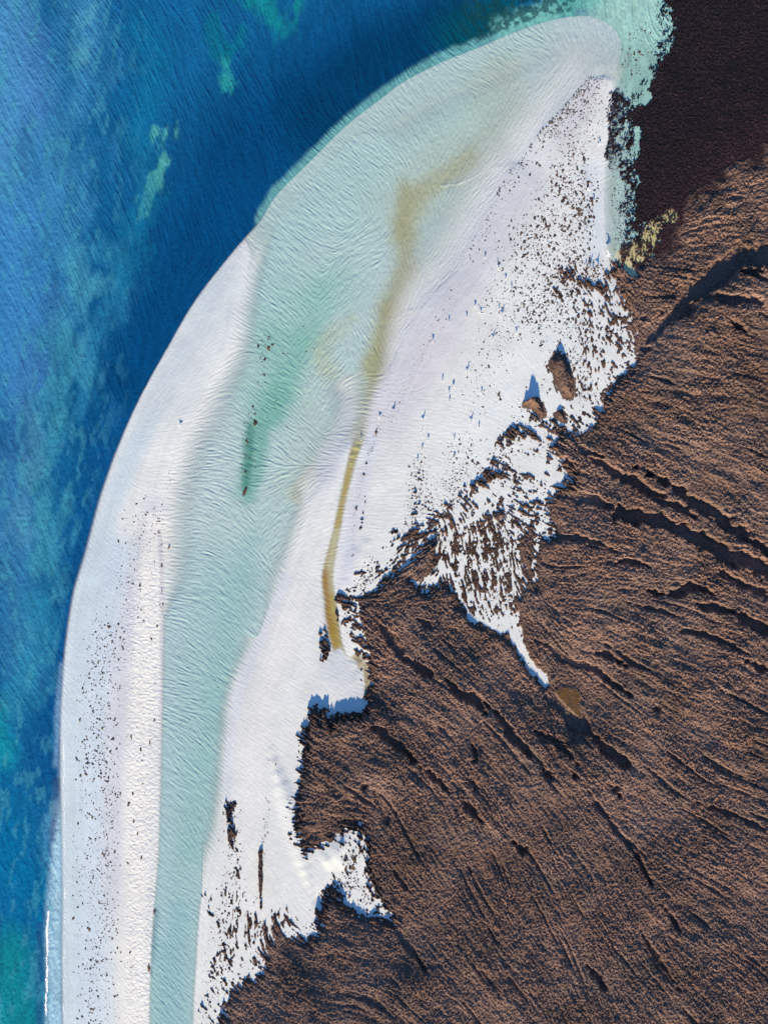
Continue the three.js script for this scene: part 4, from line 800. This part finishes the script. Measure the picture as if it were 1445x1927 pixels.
// [x, y, facing in degrees (0 = right, 90 = away from the sun), pose 0 folded 1 wings open 2 gliding low, label]
const GULLS = [
  [814, 642, -60, 0, 'white gull farthest left on the grey damp sand, alone below the first row'],
  [832, 716, -110, 0, 'white gull left of the trio in the middle of the white beach'],
  [852, 729, -50, 0, 'white gull at the upper right of the trio mid beach'],
  [844, 740, -120, 0, 'white gull in the middle of the trio, just above another'],
  [845, 756, -80, 0, 'white gull lowest of the trio mid beach'],
  [714, 786, 200, 0, 'white gull at the right edge of the rippled brown stream mouth'],
  [738, 793, -20, 2, 'white gull low over the damp sand right of the stream mouth, shadow detached'],
  [793, 810, -30, 2, 'white gull above a line of three others low on the beach, broad shadow'],
  [679, 827, -70, 0, 'white gull wading in the rippled brown stream'],
  [805, 828, -60, 0, 'white gull at the right of the lower line of gulls'],
  [794, 846, -120, 0, 'white gull in the middle of the lower line of gulls'],
  [785, 867, -80, 0, 'white gull at the top of the broken seaweed patch'],
  [854, 827, -100, 0, 'white gull at the upper end of the sprinkled strip of crumbs'],
  [854, 861, -60, 0, 'white gull beside the sprinkled strip of crumbs, below another gull'],
  [937, 506, -150, 1, 'gull with opened wings, highest on the middle beach'],
  [950, 527, -60, 0, 'white gull just below and right of the highest gull'],
  [961, 543, -90, 0, 'white gull among brown scraps, third from the top going right'],
  [893, 578, -60, 0, 'white gull at the top of the slanting row on grey sand'],
  [904, 590, -110, 1, 'white gull at the right end of the slanting row, wider shadow'],
  [877, 598, -70, 0, 'white gull second from the left in the slanting row'],
  [844, 606, -80, 0, 'white gull at the left end of the slanting row'],
  [938, 582, -90, 0, 'white gull right of the slanting row, standing above a gull with open wings'],
  [943, 594, -30, 1, 'white gull with raised wings and a wide forked shadow'],
  [970, 628, -70, 0, 'white gull left of the dense crumbs at mid beach height'],
  [926, 639, -40, 1, 'white gull beside a brown lump with a forked shadow'],
  [912, 486, -70, 0, 'white gull alone at the left margin of the scraps, very high on the beach'],
  [878, 701, -20, 1, 'white gull with a lifted wing on clean sand right of the first one'],
  [905, 740, -80, 0, 'white gull alone in clean sand left of the lone brown scrap'],
  [885, 794, -30, 1, 'white gull leaning with a kite shaped shadow, clean lower sand'],
  [900, 804, -100, 0, 'white gull lower right of the one with the kite shaped shadow'],
  [1141, 484, 25, 2, 'large white gull with wide wings at the end of the shallow strip'],
  [1109, 503, -60, 0, 'white gull in the cluster near the shallow strip, centre of it'],
  [1101, 500, -80, 0, 'white gull at the left of the cluster near the shallow strip'],
  [1114, 507, -90, 0, 'white gull at the lower edge of the cluster near the shallow strip'],
  [1124, 501, -100, 0, 'white gull at the right of the cluster near the shallow strip'],
  [1107, 517, -30, 2, 'white gull gliding low over scraps, left of two gliders'],
  [1120, 516, -30, 2, 'white gull gliding low over scraps, right of two gliders'],
  [1126, 275, 10, 1, 'white gull with open wings in the shallow strip near the top'],
  [1105, 360, 170, 1, 'white gull opening a wing beside dark lumps on the wet rim'],
  [1116, 377, -90, 0, 'white gull standing at the wet rim right of a tall brown lump'],
  [340, 801, 180, 0, 'only gull on the wet top of the spit, beside tiny ripples'],
];
GULLS.forEach(([px, py, deg, pose, label]) => {
  const t = PROTO[pose].clone(), x = wx(px), z = wz(py); t.name = numbered('gull');
  t.position.set(x, groundAt(x, z) + (pose === 2 ? 0.55 : -0.002), z); t.rotation.y = deg * Math.PI / 180;
  t.scale.setScalar((px > 1135 && px < 1150 ? 1.5 : 1.08) * (0.96 + 0.08 * rnd())); t.userData = { label, category: 'gull', group: 'gulls resting on the beach' }; scene.add(t);
});

// ------------------------------------------------------------------ what goes on outside the picture
{
  const FAR = 4000, W = 128, data = new Uint8Array(W * W * 4), wave = new Uint8Array(W * W * 4);
  const per = (x, y, n, s) => { let v = 0, a = 0.5; for (let k = 0; k < n; k++) { const f = 4 << k, ix = Math.floor(x * f), iy = Math.floor(y * f), u = x * f - ix, w = y * f - iy, h = (i, j) => hash((i % f) + s, (j % f) + k * 31); v += a * mix(mix(h(ix, iy), h(ix + 1, iy), ss(0, 1, u)), mix(h(ix, iy + 1), h(ix + 1, iy + 1), ss(0, 1, u)), ss(0, 1, w)); a *= 0.6; } return v; };
  for (let j = 0; j < W; j++) for (let i = 0; i < W; i++) { const v = per(i / W, j / W, 5, 3), w = per(i / W, j / W, 4, 9), o = (j * W + i) * 4; data[o] = data[o + 1] = data[o + 2] = 255 * clamp(0.62 + 0.35 * v, 0, 1); wave[o] = wave[o + 1] = wave[o + 2] = 255 * clamp(0.5 + 0.4 * w, 0, 1); data[o + 3] = wave[o + 3] = 255; }
  const rep = (d, m) => { const t = new THREE.DataTexture(d, W, W); t.magFilter = THREE.LinearFilter; t.wrapS = t.wrapT = THREE.RepeatWrapping; t.repeat.set(1 / m, 1 / m); t.needsUpdate = true; return t; };
  const tone = rep(data, 9), bump = rep(wave, 6);
  const mats = {
    sea: new THREE.MeshPhysicalMaterial({ name: 'open sea', color: new THREE.Color().setRGB(0.016, 0.15, 0.36), map: tone, bumpMap: bump, bumpScale: 0.3, roughness: 0.12, ior: 1.333 }),
    weed: new THREE.MeshStandardMaterial({ name: 'far seaweed', color: new THREE.Color().setRGB(0.2, 0.12, 0.09), map: tone, bumpMap: bump, bumpScale: 0.6, roughness: 0.9 }),
    sand: new THREE.MeshStandardMaterial({ name: 'far sand', color: new THREE.Color().setRGB(0.8, 0.8, 0.82), map: tone, bumpMap: bump, bumpScale: 0.05, roughness: 0.95 }),
  };
  const rect = (x0, z0, x1, z1, y) => { const g = new THREE.PlaneGeometry(x1 - x0, z1 - z0); g.rotateX(-Math.PI / 2); g.translate((x0 + x1) / 2, y, (z0 + z1) / 2); const p = g.attributes.position, uv = g.attributes.uv; for (let v = 0; v < p.count; v++) uv.setXY(v, p.getX(v), p.getZ(v)); return g; };
  const [l, t, r, b] = EDGE, sp = wx(85), be = wx(400), rf = wx(1232);
  structure('open_sea', mergeGeometries([rect(-FAR, -FAR, l, FAR, 0), rect(l, -FAR, rf, t, 0), rect(l, b, sp, FAR, 0)]), mats.sea, 'open sea beyond the bay');
  structure('far_sand', rect(sp, b, be, FAR, 0.02), mats.sand, 'sand continuing along the shore');
  structure('far_seaweed', mergeGeometries([rect(r, -FAR, FAR, FAR, 0.3), rect(be, b, r, FAR, 0.3), rect(rf, -FAR, r, t, 0.03)]), mats.weed, 'seaweed covered shore going on inland');
}

renderer.render(scene, camera);
